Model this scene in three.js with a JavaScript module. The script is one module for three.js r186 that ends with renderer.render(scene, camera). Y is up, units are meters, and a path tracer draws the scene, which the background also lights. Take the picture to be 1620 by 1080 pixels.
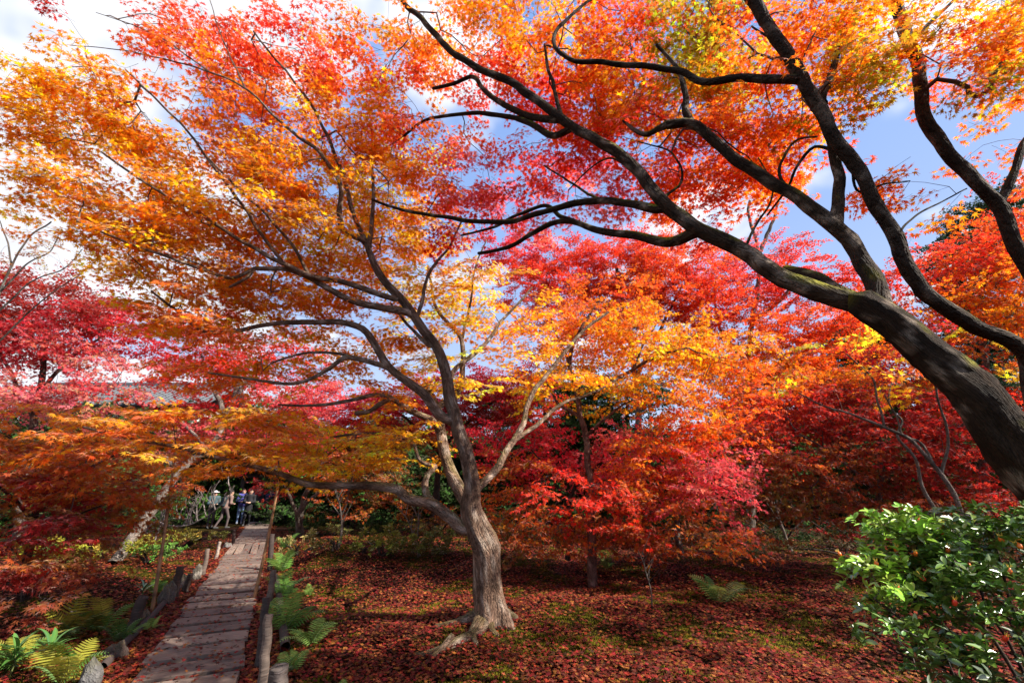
import * as THREE from 'three';
import { MarchingCubes } from 'three/addons/objects/MarchingCubes.js';
import { RoundedBoxGeometry } from 'three/addons/geometries/RoundedBoxGeometry.js';
import { mergeGeometries } from 'three/addons/utils/BufferGeometryUtils.js';
import { createNoise2D, createNoise3D } from 'simplex-noise';

// ---------------------------------------------------------------- camera, sky, sun, exposure
const scene = new THREE.Scene();
const EYE = 1.55, PITCH = THREE.MathUtils.degToRad(17.7), FOCAL = 720;
const camera = new THREE.PerspectiveCamera(73.74, 1620 / 1080, 0.05, 900);
camera.position.set(0, EYE, 0);
camera.rotation.x = PITCH;
const renderer = new THREE.WebGLRenderer({ antialias: true });
renderer.toneMapping = THREE.LinearToneMapping;
renderer.toneMappingExposure = 2.6;
renderer.shadowMap.enabled = true;
const SUN_AZ = THREE.MathUtils.degToRad(108), SUN_EL = THREE.MathUtils.degToRad(42);   // azimuth to the right of straight ahead
const sunDir = new THREE.Vector3(Math.sin(SUN_AZ) * Math.cos(SUN_EL), Math.sin(SUN_EL), -Math.cos(SUN_AZ) * Math.cos(SUN_EL));
const sun = new THREE.DirectionalLight(new THREE.Color(1, 0.93, 0.82), 5);
sun.position.copy(sunDir).multiplyScalar(60); sun.castShadow = true;
Object.assign(sun.shadow.camera, { left: -40, right: 40, top: 40, bottom: -40, near: 1, far: 150 });
sun.shadow.mapSize.set(4096, 4096);
scene.add(sun, sun.target);

// ---------------------------------------------------------------- random and noise
function rngOf(seed) { let s = seed | 0; return () => { s = (s + 0x6d2b79f5) | 0; let t = Math.imul(s ^ (s >>> 15), 1 | s); t = (t + Math.imul(t ^ (t >>> 7), 61 | t)) ^ t; return ((t ^ (t >>> 14)) >>> 0) / 4294967296; }; }
const n2 = createNoise2D(rngOf(11)), n3 = createNoise3D(rngOf(12));
const fbm2 = (x, y, o = 4) => { let s = 0, a = 0.5; for (let i = 0; i < o; i++, a *= 0.5, x = x * 2.03 + 7.1, y = y * 2.03 - 3.7) s += a * n2(x, y); return s; };
const fbm3 = (x, y, z, o = 4) => { let s = 0, a = 0.5; for (let i = 0; i < o; i++, a *= 0.5, x = x * 2.03 + 7.1, y = y * 2.03 - 3.7, z = z * 2.03 + 1.3) s += a * n3(x, y, z); return s; };
const { clamp, lerp, smoothstep } = THREE.MathUtils;
const V = (x, y, z) => new THREE.Vector3(x, y, z);
const C = (r, g, b) => new THREE.Color().setRGB(r, g, b);

{ // the sky: clear blue with a bank of thin cloud to the left and broken bright cloud to the right
  const W = 1024, H = 512, d = new Float32Array(W * H * 4);
  for (let r = 0; r < H; r++) for (let c = 0; c < W; c++) {
    const up = ((r + 0.5) / H - 0.5) * Math.PI, az = ((c + 0.5) / W - 0.5) * 2 * Math.PI;
    const y = Math.sin(up), x = Math.cos(az) * Math.cos(up), z = Math.sin(az) * Math.cos(up);
    const k = Math.pow(1 - Math.max(0, y), 2.2), cs = x * sunDir.x + y * sunDir.y + z * sunDir.z;
    let R = lerp(0.115, 0.36, k), G = lerp(0.20, 0.43, k), B = lerp(0.41, 0.56, k);
    const glow = 0.10 * Math.exp((cs - 1) * 5) + 0.5 * Math.exp((cs - 1) * 45);
    R = R * 0.85 + glow; G = G * 0.85 + glow; B = B * 0.85 + glow;
    if (y > -0.05) {
      const s = 1.1 / (Math.max(y, 0) + 0.28), px = x * s, pz = z * s;
      const f = fbm2(px * 1.15 + 3.1, pz * 1.15 + 1.7, 6) + 0.35 * fbm2(px * 4 + 9, pz * 4, 4);
      const bank = smoothstep(-x / Math.hypot(x, z, 1e-6) * 0.9 - z * 0.0, 0.30, 0.75);
      const right = smoothstep(x / Math.hypot(x, z, 1e-6), 0.62, 0.85) * (1 - smoothstep(y, 0.72, 0.9));
      const a = smoothstep(f + bank * 0.95 + right * 0.38, 0.10, 0.62) * 0.95;
      const lit = 0.42 + 0.07 * fbm2(px * 3, pz * 3 + 5, 4) + 0.22 * Math.exp((cs - 1) * 3.5);
      R = lerp(R, lit * 0.99, a); G = lerp(G, lit * 1.0, a); B = lerp(B, lit * 1.045, a);
    } else { R = 0.10; G = 0.08; B = 0.05; }
    d.set([R, G, B, 1], (r * W + c) * 4);
  }
  const t = new THREE.DataTexture(d, W, H, THREE.RGBAFormat, THREE.FloatType);
  t.mapping = THREE.EquirectangularReflectionMapping; t.magFilter = t.minFilter = THREE.LinearFilter; t.needsUpdate = true;
  scene.background = t; scene.environment = t;
}

// ---------------------------------------------------------------- naming and building helpers
const used = new Map();
function numbered(name) { const n = used.get(name) ?? 0; used.set(name, n + 1); return n ? name + '_' + String(n).padStart(3, '0') : name; }
function tag(o, label, category, group) { o.userData.label = label; o.userData.category = category; if (group) o.userData.group = group; return o; }
function thing(name, label, category, pos = V(0, 0, 0), group) { const g = new THREE.Group(); g.name = numbered(name); g.position.copy(pos); scene.add(g); return tag(g, label, category, group); }
function part(parent, name, geo, mat) { const m = new THREE.Mesh(geo, mat); m.name = parent === scene ? numbered(name) : name; m.castShadow = m.receiveShadow = true; parent.add(m); return m; }
function stuff(o) { o.userData.kind = 'stuff'; return o; }
const ct = Math.cos(PITCH), st = Math.sin(PITCH);
function P(px, py, Z) {            // the point that lies Z metres ahead (along the ground) in the direction of a pixel of the photograph
  const xc = (px - 810) / FOCAL, yc = (540 - py) / FOCAL, t = Z / (ct - yc * st);
  return V(xc * t, EYE + (yc * ct + st) * t, -Z);
}
const axial = (p) => -p.z * ct + (p.y - EYE) * st;      // depth along the lens axis
const mpp = (p) => Math.max(0.2, axial(p)) / FOCAL;      // metres per photograph pixel
function pix(p) { const d = axial(p), y = -(-p.z) * st + (p.y - EYE) * ct; return [810 + p.x / d * FOCAL, 540 - y / d * FOCAL]; }
function ground(x, z) {
  const g = (cx, cz, r, h) => h * Math.exp(-((x - cx) ** 2 + (z - cz) ** 2) / (r * r));
  const side = smoothstep(Math.abs(pathOff(x, z)), 0.55, 1.8);
  const near = smoothstep(Math.hypot(x, z), 0.8, 3);
  return side * near * (0.10 * n2(x * 0.22 + 3, z * 0.22) + 0.035 * n2(x * 0.9, z * 0.9 + 9) + g(-3.2, -11.5, 3.2, 0.32) + g(5, -9.5, 4.2, 0.12) + g(-8.5, -9, 3, 0.16) + g(-0.4, -6.2, 1.3, 0.08))
    + smoothstep(Math.hypot(x, z + 6), 24, 90) * 1.0 * (0.5 + 0.5 * n2(x * 0.02, z * 0.02));
}
const PATH0 = V(-2.84, 0, -4.74), PDIR = V(-7.06, 0, -14.26).normalize(), PRIGHT = V(-PDIR.z, 0, PDIR.x);
function pathOff(x, z) { return (x - PATH0.x) * PRIGHT.x + (z - PATH0.z) * PRIGHT.z; }
function G(px, py) {               // the ground point seen at a pixel
  const a = V(0, EYE, 0), d = P(px, py, 1).sub(a);
  let t = 0.5;
  for (let i = 0; i < 4000 && a.y + d.y * t > ground(d.x * t, d.z * t); i++) t += 0.01 + t * 0.001;
  return V(d.x * t, ground(d.x * t, d.z * t), d.z * t);
}
const onGround = (x, z) => V(x, ground(x, z), z);

class MB {                         // collects triangles, becomes one mesh
  constructor() { this.p = []; this.n = []; this.u = []; this.c = []; this.i = []; }
  v(p, n, u, c) { this.p.push(p.x, p.y, p.z); this.n.push(n.x, n.y, n.z); this.u.push(u[0], u[1]); this.c.push(c.r, c.g, c.b); return this.p.length / 3 - 1; }
  geo() {
    const P_ = this.p, N_ = this.n, I = this.i;                      // every face turns the way its normals point
    for (let k = 0; k < I.length; k += 3) {
      const a = I[k] * 3, b = I[k + 1] * 3, c = I[k + 2] * 3, ux = P_[b] - P_[a], uy = P_[b + 1] - P_[a + 1], uz = P_[b + 2] - P_[a + 2], vx = P_[c] - P_[a], vy = P_[c + 1] - P_[a + 1], vz = P_[c + 2] - P_[a + 2];
      const s = (uy * vz - uz * vy) * (N_[a] + N_[b] + N_[c]) + (uz * vx - ux * vz) * (N_[a + 1] + N_[b + 1] + N_[c + 1]) + (ux * vy - uy * vx) * (N_[a + 2] + N_[b + 2] + N_[c + 2]);
      if (s < 0) { const t = I[k + 1]; I[k + 1] = I[k + 2]; I[k + 2] = t; }
    }
    const g = new THREE.BufferGeometry();
    g.setAttribute('position', new THREE.Float32BufferAttribute(this.p, 3)); g.setAttribute('normal', new THREE.Float32BufferAttribute(this.n, 3));
    g.setAttribute('uv', new THREE.Float32BufferAttribute(this.u, 2)); g.setAttribute('color', new THREE.Float32BufferAttribute(this.c, 3)); g.setIndex(this.i);
    return g;
  }
  // a tube along points with radii; shape(angle, along) bends the radius, color(point, normal, along) paints bark
  tube(pts, rad, sides, color, shape, tip = true) {
    const up = V(0, 0, 0); let T = pts[1].clone().sub(pts[0]).normalize();
    let N = Math.abs(T.y) < 0.9 ? V(0, 1, 0).cross(T).normalize() : V(1, 0, 0).cross(T).normalize();
    let len = 0, prev = -1; const q = V(0, 0, 0), nn = V(0, 0, 0), B = V(0, 0, 0), base = this.p.length / 3;
    const per = Math.max(1, Math.round(2 * Math.PI * rad[0] / 0.25)) * 0.25;
    for (let k = 0; k < pts.length; k++) {
      const a = pts[Math.max(0, k - 1)], b = pts[Math.min(pts.length - 1, k + 1)];
      T.copy(b).sub(a).normalize(); N.addScaledVector(T, -N.dot(T)).normalize(); B.crossVectors(T, N);
      if (k) len += pts[k].distanceTo(pts[k - 1]);
      const row = this.p.length / 3;
      for (let s = 0; s <= sides; s++) {
        const an = (s % sides) / sides * Math.PI * 2, ca = Math.cos(an), sa = Math.sin(an);
        nn.set(0, 0, 0).addScaledVector(N, ca).addScaledVector(B, sa);
        const r = rad[k] * (shape ? shape(an, len, nn, pts[k]) : 1);
        q.copy(pts[k]).addScaledVector(nn, r);
        this.v(q, nn, [s / sides * per, len], color(q, nn, len));
      }
      if (prev >= 0) for (let s = 0; s < sides; s++) { const a0 = prev + s, b0 = row + s; this.i.push(a0, a0 + 1, b0, b0, a0 + 1, b0 + 1); }
      prev = row;
    }
    if (tip) { const e = pts[pts.length - 1]; T.multiplyScalar(rad[rad.length - 1]); const k = this.v(q.copy(e).add(T), T.normalize(), [0, len], color(e, T, len)); for (let s = 0; s < sides; s++) this.i.push(prev + s, prev + s + 1, k); }
    if (shape) this.smooth(base, sides);
    return this;
  }
  smooth(base, sides) {              // normals from the displaced surface, seam closed
    const N = this.p.length / 3, acc = new Float32Array((N - base) * 3), A = V(0, 0, 0), B = V(0, 0, 0), D = V(0, 0, 0);
    for (let k = 0; k < this.i.length; k += 3) {
      const [a, b, c] = [this.i[k], this.i[k + 1], this.i[k + 2]]; if (a < base || b < base || c < base) continue;
      A.fromArray(this.p, a * 3); B.fromArray(this.p, b * 3).sub(A); D.fromArray(this.p, c * 3).sub(A); B.cross(D);
      for (const v of [a, b, c]) { acc[(v - base) * 3] += B.x; acc[(v - base) * 3 + 1] += B.y; acc[(v - base) * 3 + 2] += B.z; }
    }
    for (let r = 0; r + sides < N - base; r += sides + 1) for (let c = 0; c < 3; c++) { const s = acc[r * 3 + c] + acc[(r + sides) * 3 + c]; acc[r * 3 + c] = acc[(r + sides) * 3 + c] = s; }
    for (let v = base; v < N; v++) { A.fromArray(acc, (v - base) * 3).normalize(); if (A.lengthSq() > 0.5) { if (A.dot(D.fromArray(this.n, v * 3)) < 0) A.negate(); A.toArray(this.n, v * 3); } }
  }
}

// ---------------------------------------------------------------- materials
function dataTex(size, fn, srgb = false) {
  const d = new Uint8Array(size * size * 4);
  for (let y = 0; y < size; y++) for (let x = 0; x < size; x++) { const c = fn(x / size, y / size); d.set([clamp(c[0], 0, 1) * 255, clamp(c[1], 0, 1) * 255, clamp(c[2], 0, 1) * 255, 255], (y * size + x) * 4); }
  const t = new THREE.DataTexture(d, size, size); t.wrapS = t.wrapT = THREE.RepeatWrapping; t.magFilter = t.minFilter = THREE.LinearFilter; t.needsUpdate = true;
  if (srgb) t.colorSpace = THREE.SRGBColorSpace;
  return t;
}
// noise that tiles over the unit square
const tile = (u, v, fx, fy, o, seed) => { let s = 0, a = 0.5; for (let i = 0; i < o; i++, a *= 0.5, fx *= 2, fy *= 2) { const A = u * 2 * Math.PI, B = v * 2 * Math.PI, r = fx / (2 * Math.PI), q = fy / (2 * Math.PI); s += a * n3(Math.cos(A) * r + seed + i * 5, Math.sin(A) * r + Math.cos(B) * q * 0.9, Math.sin(B) * q + seed * 2); } return s; };
const barkTex = dataTex(1024, (u, v) => { const a = 1 - Math.abs(tile(u, v, 22, 7, 4, 3)) * 2.2, b = tile(u, v, 4, 4, 4, 8), c = tile(u, v, 90, 55, 2, 5), d = smoothstep(tile(u, v, 12, 16, 4, 12), 0.12, 0.22); const k = 0.40 + 0.30 * a + 0.28 * b + 0.26 * c + 0.22 * d; return [k, k, k]; });
const barkBump = dataTex(1024, (u, v) => { const a = Math.abs(tile(u, v, 22, 7, 4, 3)), c = tile(u, v, 70, 40, 2, 5); const k = 0.25 + 1.5 * a + 0.3 * c; return [k, k, k]; });
const M = {};
M.bark = new THREE.MeshPhysicalMaterial({ specularIntensity: 0.3, map: barkTex, bumpMap: barkBump, bumpScale: 0.022, roughness: 0.88, vertexColors: true }); M.bark.name = 'bark';
M.twig = new THREE.MeshStandardMaterial({ roughness: 0.85, vertexColors: true }); M.twig.name = 'twig bark';
M.leaf = new THREE.MeshPhysicalMaterial({ roughness: 0.95, transmission: 0.75, thickness: 0, ior: 1.4, specularIntensity: 0.3, side: THREE.DoubleSide, vertexColors: true }); M.leaf.name = 'maple leaf';
M.dead = new THREE.MeshPhysicalMaterial({ roughness: 0.75, specularIntensity: 0.35, side: THREE.DoubleSide, vertexColors: true }); M.dead.name = 'fallen leaf';
M.gloss = new THREE.MeshPhysicalMaterial({ roughness: 0.3, side: THREE.DoubleSide, vertexColors: true, clearcoat: 0.5, clearcoatRoughness: 0.2 }); M.gloss.name = 'glossy leaf';
M.fern = new THREE.MeshPhysicalMaterial({ roughness: 0.9, specularIntensity: 0.3, transmission: 0.4, thickness: 0, side: THREE.DoubleSide, vertexColors: true }); M.fern.name = 'fern leaf';
M.moss = new THREE.MeshPhysicalMaterial({ roughness: 1, specularIntensity: 0.08, side: THREE.DoubleSide, vertexColors: true }); M.moss.name = 'moss';
const woodTex = dataTex(512, (u, v) => { const a = tile(u, v, 2, 34, 3, 4), b = tile(u, v, 3, 3, 3, 9), c = tile(u, v, 8, 60, 2, 2); const k = 0.62 + 0.30 * a + 0.22 * b + 0.2 * c; return [k, k * 0.97, k * 0.94]; });
M.plank = new THREE.MeshStandardMaterial({ color: C(0.215, 0.155, 0.125), map: woodTex, bumpMap: woodTex, bumpScale: 0.012, roughness: 0.8 });
M.plankDark = new THREE.MeshStandardMaterial({ color: C(0.155, 0.11, 0.09), map: woodTex, bumpMap: woodTex, bumpScale: 0.012, roughness: 0.8 });
M.plankPale = new THREE.MeshStandardMaterial({ color: C(0.29, 0.215, 0.17), map: woodTex, bumpMap: woodTex, bumpScale: 0.012, roughness: 0.82 });
M.wood = new THREE.MeshStandardMaterial({ color: C(0.07, 0.045, 0.035), map: woodTex, bumpMap: woodTex, bumpScale: 0.008, roughness: 0.8 });
M.stone = new THREE.MeshStandardMaterial({ map: dataTex(256, (u, v) => { const k = 0.5 + 0.35 * tile(u, v, 4, 4, 4, 6) + 0.25 * tile(u, v, 25, 25, 2, 1); return [k, k, k * 0.98]; }), roughness: 0.9, vertexColors: true });
M.stone.bumpMap = M.stone.map; M.stone.bumpScale = 0.02;

// ---------------------------------------------------------------- leaves and sprays
// One maple leaf in the xz plane, stalk at the origin, tip along +x, about one unit across.
function mapleLeaf(mb, m, col, lobes = 7, simple = false) {
  const L = lobes === 7 ? [[0, 1], [42, 0.92], [-42, 0.92], [86, 0.72], [-86, 0.72], [132, 0.40], [-132, 0.40]] : [[0, 1], [48, 0.86], [-48, 0.86], [104, 0.6], [-104, 0.6]];
  L.sort((a, b) => a[0] - b[0]);
  const ctr = V(0.34, 0, 0), nrm = V(0, 1, 0).transformDirection(m), pt = (an, r) => { const a = an * Math.PI / 180; return V(0.34 + Math.cos(a) * r * 0.66, -0.16 * r * r * 0.5, Math.sin(a) * r * 0.66).applyMatrix4(m); };
  const w = 15;
  if (simple) {
    for (const [a, r] of L) { const i = [pt(a - 80, 0.24), pt(a, r * 1.04), pt(a + 80, 0.24)].map((p) => mb.v(p, nrm, [0, 0], col)); mb.i.push(...i); }
    return;
  }
  const c = mb.v(ctr.applyMatrix4(m), nrm, [0, 0], col), ring = [];
  for (let k = 0; k < L.length; k++) {
    const [a, r] = L[k], nx = L[(k + 1) % L.length], last = k === L.length - 1;
    ring.push(mb.v(pt(a - 9, r * 0.52), nrm, [0, 0], col), mb.v(pt(a, r), nrm, [0, 0], col), mb.v(pt(a + 9, r * 0.52), nrm, [0, 0], col));
    ring.push(last ? mb.v(pt(180, 0.06), nrm, [0, 0], col) : mb.v(pt((a + nx[0]) / 2, 0.30), nrm, [0, 0], col));
  }
  for (let k = 0; k < ring.length; k++) mb.i.push(c, ring[(k + 1) % ring.length], ring[k]);
}
const DARKTWIG = C(0.10, 0.055, 0.045);
// where the leaves of a small spray sit: local x runs out along the twig
function sprayPlan(seed, pairs, side, len, leaf, tilt) {
  const R = rngOf(seed), out = [], twigs = [];
  const add = (p, dir) => {
    const e = new THREE.Euler((R() - 0.5) * 2 * tilt, 0, (R() - 0.5) * 2 * tilt - 0.28, 'YXZ');
    const yaw = Math.atan2(-dir.z, dir.x) + (R() - 0.5) * 0.7;
    const q = new THREE.Quaternion().setFromAxisAngle(V(0, 1, 0), yaw).multiply(new THREE.Quaternion().setFromEuler(e));
    const s = leaf * (0.72 + 0.5 * R());
    const pet = V(Math.cos(yaw), -0.15, -Math.sin(yaw)).multiplyScalar(leaf * 0.35);
    const k = 0.72 + 0.5 * R(), g = Math.pow(1.6, (R() - 0.5) * 2);
    out.push({ m: new THREE.Matrix4().compose(p.clone().add(pet), q, V(s, s, s)), c: C(k, k * g, k) });
  };
  const run = (p0, yaw, n, step, depth) => {
    const pts = [p0.clone()]; let p = p0.clone(), y = yaw;
    for (let i = 1; i <= n; i++) {
      y += (R() - 0.5) * 0.35; const d = V(Math.cos(y), -0.04 + (R() - 0.5) * 0.25, -Math.sin(y));
      p = p.clone().addScaledVector(d, step); pts.push(p);
      for (const s of [-1, 1]) if (R() < 0.9) { const a = y + s * (0.8 + R() * 0.4); add(p, V(Math.cos(a), 0, -Math.sin(a))); }
      if (depth && R() < side) run(p, y + (i % 2 ? 1 : -1) * (0.6 + R() * 0.4), 2, step * 0.85, depth - 1);
    }
    add(p, V(Math.cos(y), 0, -Math.sin(y)));
    twigs.push(pts);
  };
  run(V(0, 0, 0), 0, pairs, len / pairs, 2);
  return { leaves: out, twigs };
}
function sprayGeo(plan, lobes, simple, r = 0.0014) {
  const mb = new MB();
  for (const l of plan.leaves) mapleLeaf(mb, l.m, l.c, lobes, simple);
  for (const t of plan.twigs) mb.tube(t, t.map((_, i) => r * (1.2 - 0.8 * i / t.length)), 3, () => DARKTWIG, null, false);
  return mb.geo();
}
const NEAR = [1, 2, 3, 4].map((s) => sprayPlan(100 + s, 5, 0.5, 0.32, 0.074, 0.6));
const NEARG = NEAR.map((p) => sprayGeo(p, 7, false));
const MID = [1, 2, 3].map((s) => sprayPlan(200 + s, 5, 0.62, 0.34, 0.064, 0.95));
const MIDG = MID.map((p) => sprayGeo(p, 5, true));
const FAR = [1, 2, 3].map((s) => sprayPlan(300 + s, 6, 0.75, 0.46, 0.074, 1.0));
const FARG = FAR.map((p) => sprayGeo(p, 5, true, 0.002));
const SPRAYS = { near: [NEARG, NEAR], mid: [MIDG, MID], far: [FARG, FAR] };
const oneLeaf = (() => { const mb = new MB(); mapleLeaf(mb, new THREE.Matrix4(), C(1, 1, 1), 7); return mb.geo(); })();

// ---------------------------------------------------------------- trees
const leafMats = new Map();
function leafMat(col) {                 // a few shared materials for leaves that are single parts
  const key = [col.r, col.g, col.b].map((x) => Math.round(x * 10)).join();
  if (!leafMats.has(key)) { const m = M.leaf.clone(); m.vertexColors = false; m.color.copy(col); m.name = 'maple leaf'; leafMats.set(key, m); }
  return leafMats.get(key);
}
// bark colourings: base tint, with moss on upper faces and pale lichen in patches
function bark(base, { moss = 0, lichen = 0, lichenCol = C(0.34, 0.32, 0.27), mossCol = C(0.17, 0.16, 0.02), scale = 1 } = {}) {
  const c = new THREE.Color();
  return (p, n) => {
    c.copy(base).multiplyScalar(0.85 + 0.5 * fbm3(p.x * 3, p.y * 3, p.z * 3, 3));
    if (lichen) c.lerp(lichenCol, lichen * smoothstep(fbm3(p.x * 5 * scale, p.y * 3.2 * scale, p.z * 5 * scale, 4), 0.16, 0.30));
    if (moss) c.lerp(mossCol, moss * smoothstep(n.y + 0.7 * fbm3(p.x * 4, p.y * 4, p.z * 4, 3), 0.45, 0.85));
    return c;
  };
}
class Tree {
  constructor(name, label, base, barkFn, seed, group, category = 'tree') {
    this.base = base; this.g = thing(name, label, category, base, group); this.bark = barkFn; this.R = rngOf(seed); this.limbs = []; this.nodes = [];
  }
  // a limb through pixels of the photograph: it starts on its parent (or at a given distance) and ends Z1 metres ahead; widths in pixels
  limb(parent, px, Z1, w0, w1, { Z0, name, sides, shape, wig = 1, pts3, wy } = {}) {
    let start = null;
    if (parent) { let b = 1e9; for (const s of parent.samples) { const [x, y] = s.px, d = (x - px[0][0]) ** 2 + (y - px[0][1]) ** 2; if (d < b) { b = d; start = s; } } Z0 = -start.p.z; }
    let pts = pts3;
    if (!pts) {
      const acc = [0]; for (let i = 1; i < px.length; i++) acc.push(acc[i - 1] + Math.hypot(px[i][0] - px[i - 1][0], px[i][1] - px[i - 1][1]));
      pts = px.map(([x, y, z], i) => P(x, y, z ?? lerp(Z0, Z1, Math.pow(acc[i] / acc.at(-1), 0.9))));
      if (start) pts[0] = start.p.clone();
    }
    const curve = new THREE.CatmullRomCurve3(pts, false, 'centripetal'), len = curve.getLength();
    const r0 = w0 / 2 * mpp(pts[0]), r1 = w1 / 2 * mpp(pts.at(-1));
    const n = Math.max(4, Math.round(len / clamp(r0 * 1.1, 0.04, 0.11))), P_ = curve.getSpacedPoints(n), k = this.R() * 50;
    const samples = P_.map((p, i) => {
      const f = i / n, r = r0 + (r1 - r0) * Math.pow(f, 0.8), w = Math.min(1, f * 5) * wig * (0.010 + r * 0.28);
      p.x += w * n3(p.x * 2.2, p.y * 2.2, k); p.y += w * 0.8 * n3(p.y * 2.2, p.z * 2.2, k + 9); p.z += w * n3(p.z * 2.2, p.x * 2.2, k + 20);
      return { p, r, px: pix(p) };
    });
    if (wy) for (const s of samples) { const y = s.px[1]; let k = 0; while (k < wy.length - 2 && y < wy[k + 1][0]) k++; const [y0, w0_] = wy[k], [y1, w1_] = wy[k + 1]; s.r = lerp(w0_, w1_, clamp((y - y0) / (y1 - y0), 0, 1)) / 2 * mpp(s.p); }
    const S = sides ?? clamp(Math.round(6 + r0 * 90), 6, 26);
    const lump = shape ?? ((an, l, nn, c) => 1 + 0.10 * n3(nn.x * 1.2 + c.x * 4, nn.y * 1.2 + c.y * 4, nn.z * 1.2 + c.z * 4) + 0.05 * n3(nn.x * 3 + c.x * 11, c.y * 11, nn.z * 3 + c.z * 11));
    const mb = new MB(); mb.tube(samples.map((s) => s.p.clone().sub(this.base)), samples.map((s) => s.r), S, (p, n_) => this.bark(V(p.x + this.base.x, p.y + this.base.y, p.z + this.base.z), n_), (an, l, nn, c) => lump(an, l, nn, c, len));
    const m = part(this.g, name ?? (parent ? 'branch' : 'trunk'), mb.geo(), M.bark);
    const L = { samples, mesh: m, len }; this.limbs.push(L);
    return L;
  }
  // fills the crown: sites in soft ellipsoids, joined to the limbs by twigs, each carrying sprays of leaves
  crown(blobs, { kind = 'near', perM2 = 30, sprays = 2, scale = 1, singles = 0, layer = 0, reach = 1.4, twigCol = C(0.085, 0.06, 0.05), jitter = 0.16, spread = 0.15, droop = 0, mat = M.leaf, flat = 0.28, tipR = 0.0021, foliageName = 'crown', maxR = 0.02, hue = 0.36 } = {}) {
    const R = this.R, sites = [];
    const gauss = () => (R() + R() + R() - 1.5) / 1.5;
    for (const [px, py, Z, rx, ry, rz, dens, col] of blobs) {
      const c = P(px, py, Z), m = mpp(c), n = Math.round(Math.PI * rx * ry * m * m * perM2 * dens);
      for (let i = 0; i < n; i++) {
        let x, y, z; do { x = R() * 2 - 1; y = R() * 2 - 1; z = R() * 2 - 1; } while (x * x + y * y + z * z > 1);
        const p = V(c.x + x * rx * m * 1.1, c.y + y * ry * m * 1.1, c.z + z * rz);
        if (layer) { const t = (p.y + 0.25 * n2(p.x * 0.7, p.z * 0.7)) / layer; p.y += (Math.round(t) - t) * layer * 0.6; }
        if (n3(p.x * 1.3, p.y * 1.9, p.z * 1.3) < -0.38 && R() < 0.75) continue;     // holes between the sprays
        if (p.y < ground(p.x, p.z) + 0.15 || Math.hypot(p.x, p.y - EYE, p.z) < 0.9) continue;
        sites.push({ p, col });
      }
    }
    // skeleton nodes
    const nodes = this.nodes;
    if (!nodes.length) for (const L of this.limbs) if (!L.bare) L.samples.forEach((s, i) => { if (i / L.samples.length > (L === this.limbs[0] ? 0.35 : 0.12)) nodes.push({ p: s.p, r: s.r, limb: true, d: s.p.clone().sub(L.samples[Math.max(0, i - 1)].p).normalize(), parent: -1, n: 0 }); });
    const first = nodes.length, d0 = (s) => { let b = 1e9; for (let k = 0; k < first; k += 2) b = Math.min(b, nodes[k].p.distanceToSquared(s.p)); return b; };
    for (const s of sites) s.d = d0(s);
    sites.sort((a, b) => a.d - b.d);
    const v = V(0, 0, 0);
    for (const s of sites) {
      let best = -1, bc = 1e9;
      for (let k = 0; k < nodes.length; k++) {
        const nd = nodes[k], dx = s.p.x - nd.p.x, dy = s.p.y - nd.p.y, dz = s.p.z - nd.p.z, d2 = dx * dx + dy * dy + dz * dz;
        if (d2 > bc * bc) continue;
        const d = Math.sqrt(d2), cos = (dx * nd.d.x + dy * nd.d.y + dz * nd.d.z) / (d + 1e-6), cost = d * (1.45 - 0.45 * cos) + (nd.limb ? 0.05 : 0);
        if (cost < bc) { bc = cost; best = k; }
      }
      const a = nodes[best].p, len = a.distanceTo(s.p), step = 0.14 * Math.max(1, scale), n = Math.max(1, Math.round(len / step));
      const dir0 = nodes[best].d.clone().multiplyScalar(len * 0.45); let prev = best;
      for (let i = 1; i <= n; i++) {
        const f = i / n, h = 2 * f * f * f - 3 * f * f + 1;
        v.copy(a).lerp(s.p, f).addScaledVector(dir0, f * (1 - f) * (1 - f) * 1.6);
        v.y += -droop * len * f * f + 0.03 * len * Math.sin(f * Math.PI); if (i < n) { v.x += (R() - 0.5) * 0.035; v.y += (R() - 0.5) * 0.035; v.z += (R() - 0.5) * 0.035; }
        const nd = { p: v.clone(), parent: prev, n: 0, d: v.clone().sub(nodes[prev].p).normalize(), step: true };
        nodes.push(nd); prev = nodes.length - 1;
      }
      s.node = prev; nodes[prev].n++;
    }
    for (let k = nodes.length - 1; k >= first; k--) if (nodes[k].parent >= 0) nodes[nodes[k].parent].n += nodes[k].n;
    // twigs as one part
    const mb = new MB(), kids = new Map();
    for (let k = first; k < nodes.length; k++) { const p = nodes[k].parent; if (!kids.has(p)) kids.set(p, []); kids.get(p).push(k); nodes[k].r = Math.min(tipR * Math.pow(nodes[k].n, 0.48) * Math.sqrt(scale), maxR); }
    const tc = (p) => { const f = 0.8 + 0.4 * n3(p.x * 3, p.y * 3, p.z * 3); return C(twigCol.r * f, twigCol.g * f, twigCol.b * f); };
    const done = new Set();
    for (let k = first; k < nodes.length; k++) if (!done.has(k) && (nodes[k].parent < first || !(kids.get(nodes[k].parent)[0] === k))) {
      const pts = [nodes[nodes[k].parent].p], rad = [Math.min(nodes[k].r * 1.15, nodes[nodes[k].parent].r ?? 1)]; let c = k;
      for (;;) { done.add(c); pts.push(nodes[c].p); rad.push(nodes[c].r); const ks = kids.get(c); if (!ks) break; ks.sort((a, b) => nodes[b].n - nodes[a].n); c = ks[0]; }
      mb.tube(pts.map((p) => p.clone().sub(this.base)), rad, rad[0] > 0.006 ? 5 : 3, tc, null, false);
    }
    if (mb.i.length) stuff(part(this.g, 'twigs', mb.geo(), M.twig));
    // sprays
    const [geos, plans] = SPRAYS[kind], put = geos.map(() => []);
    const all = [];
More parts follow.
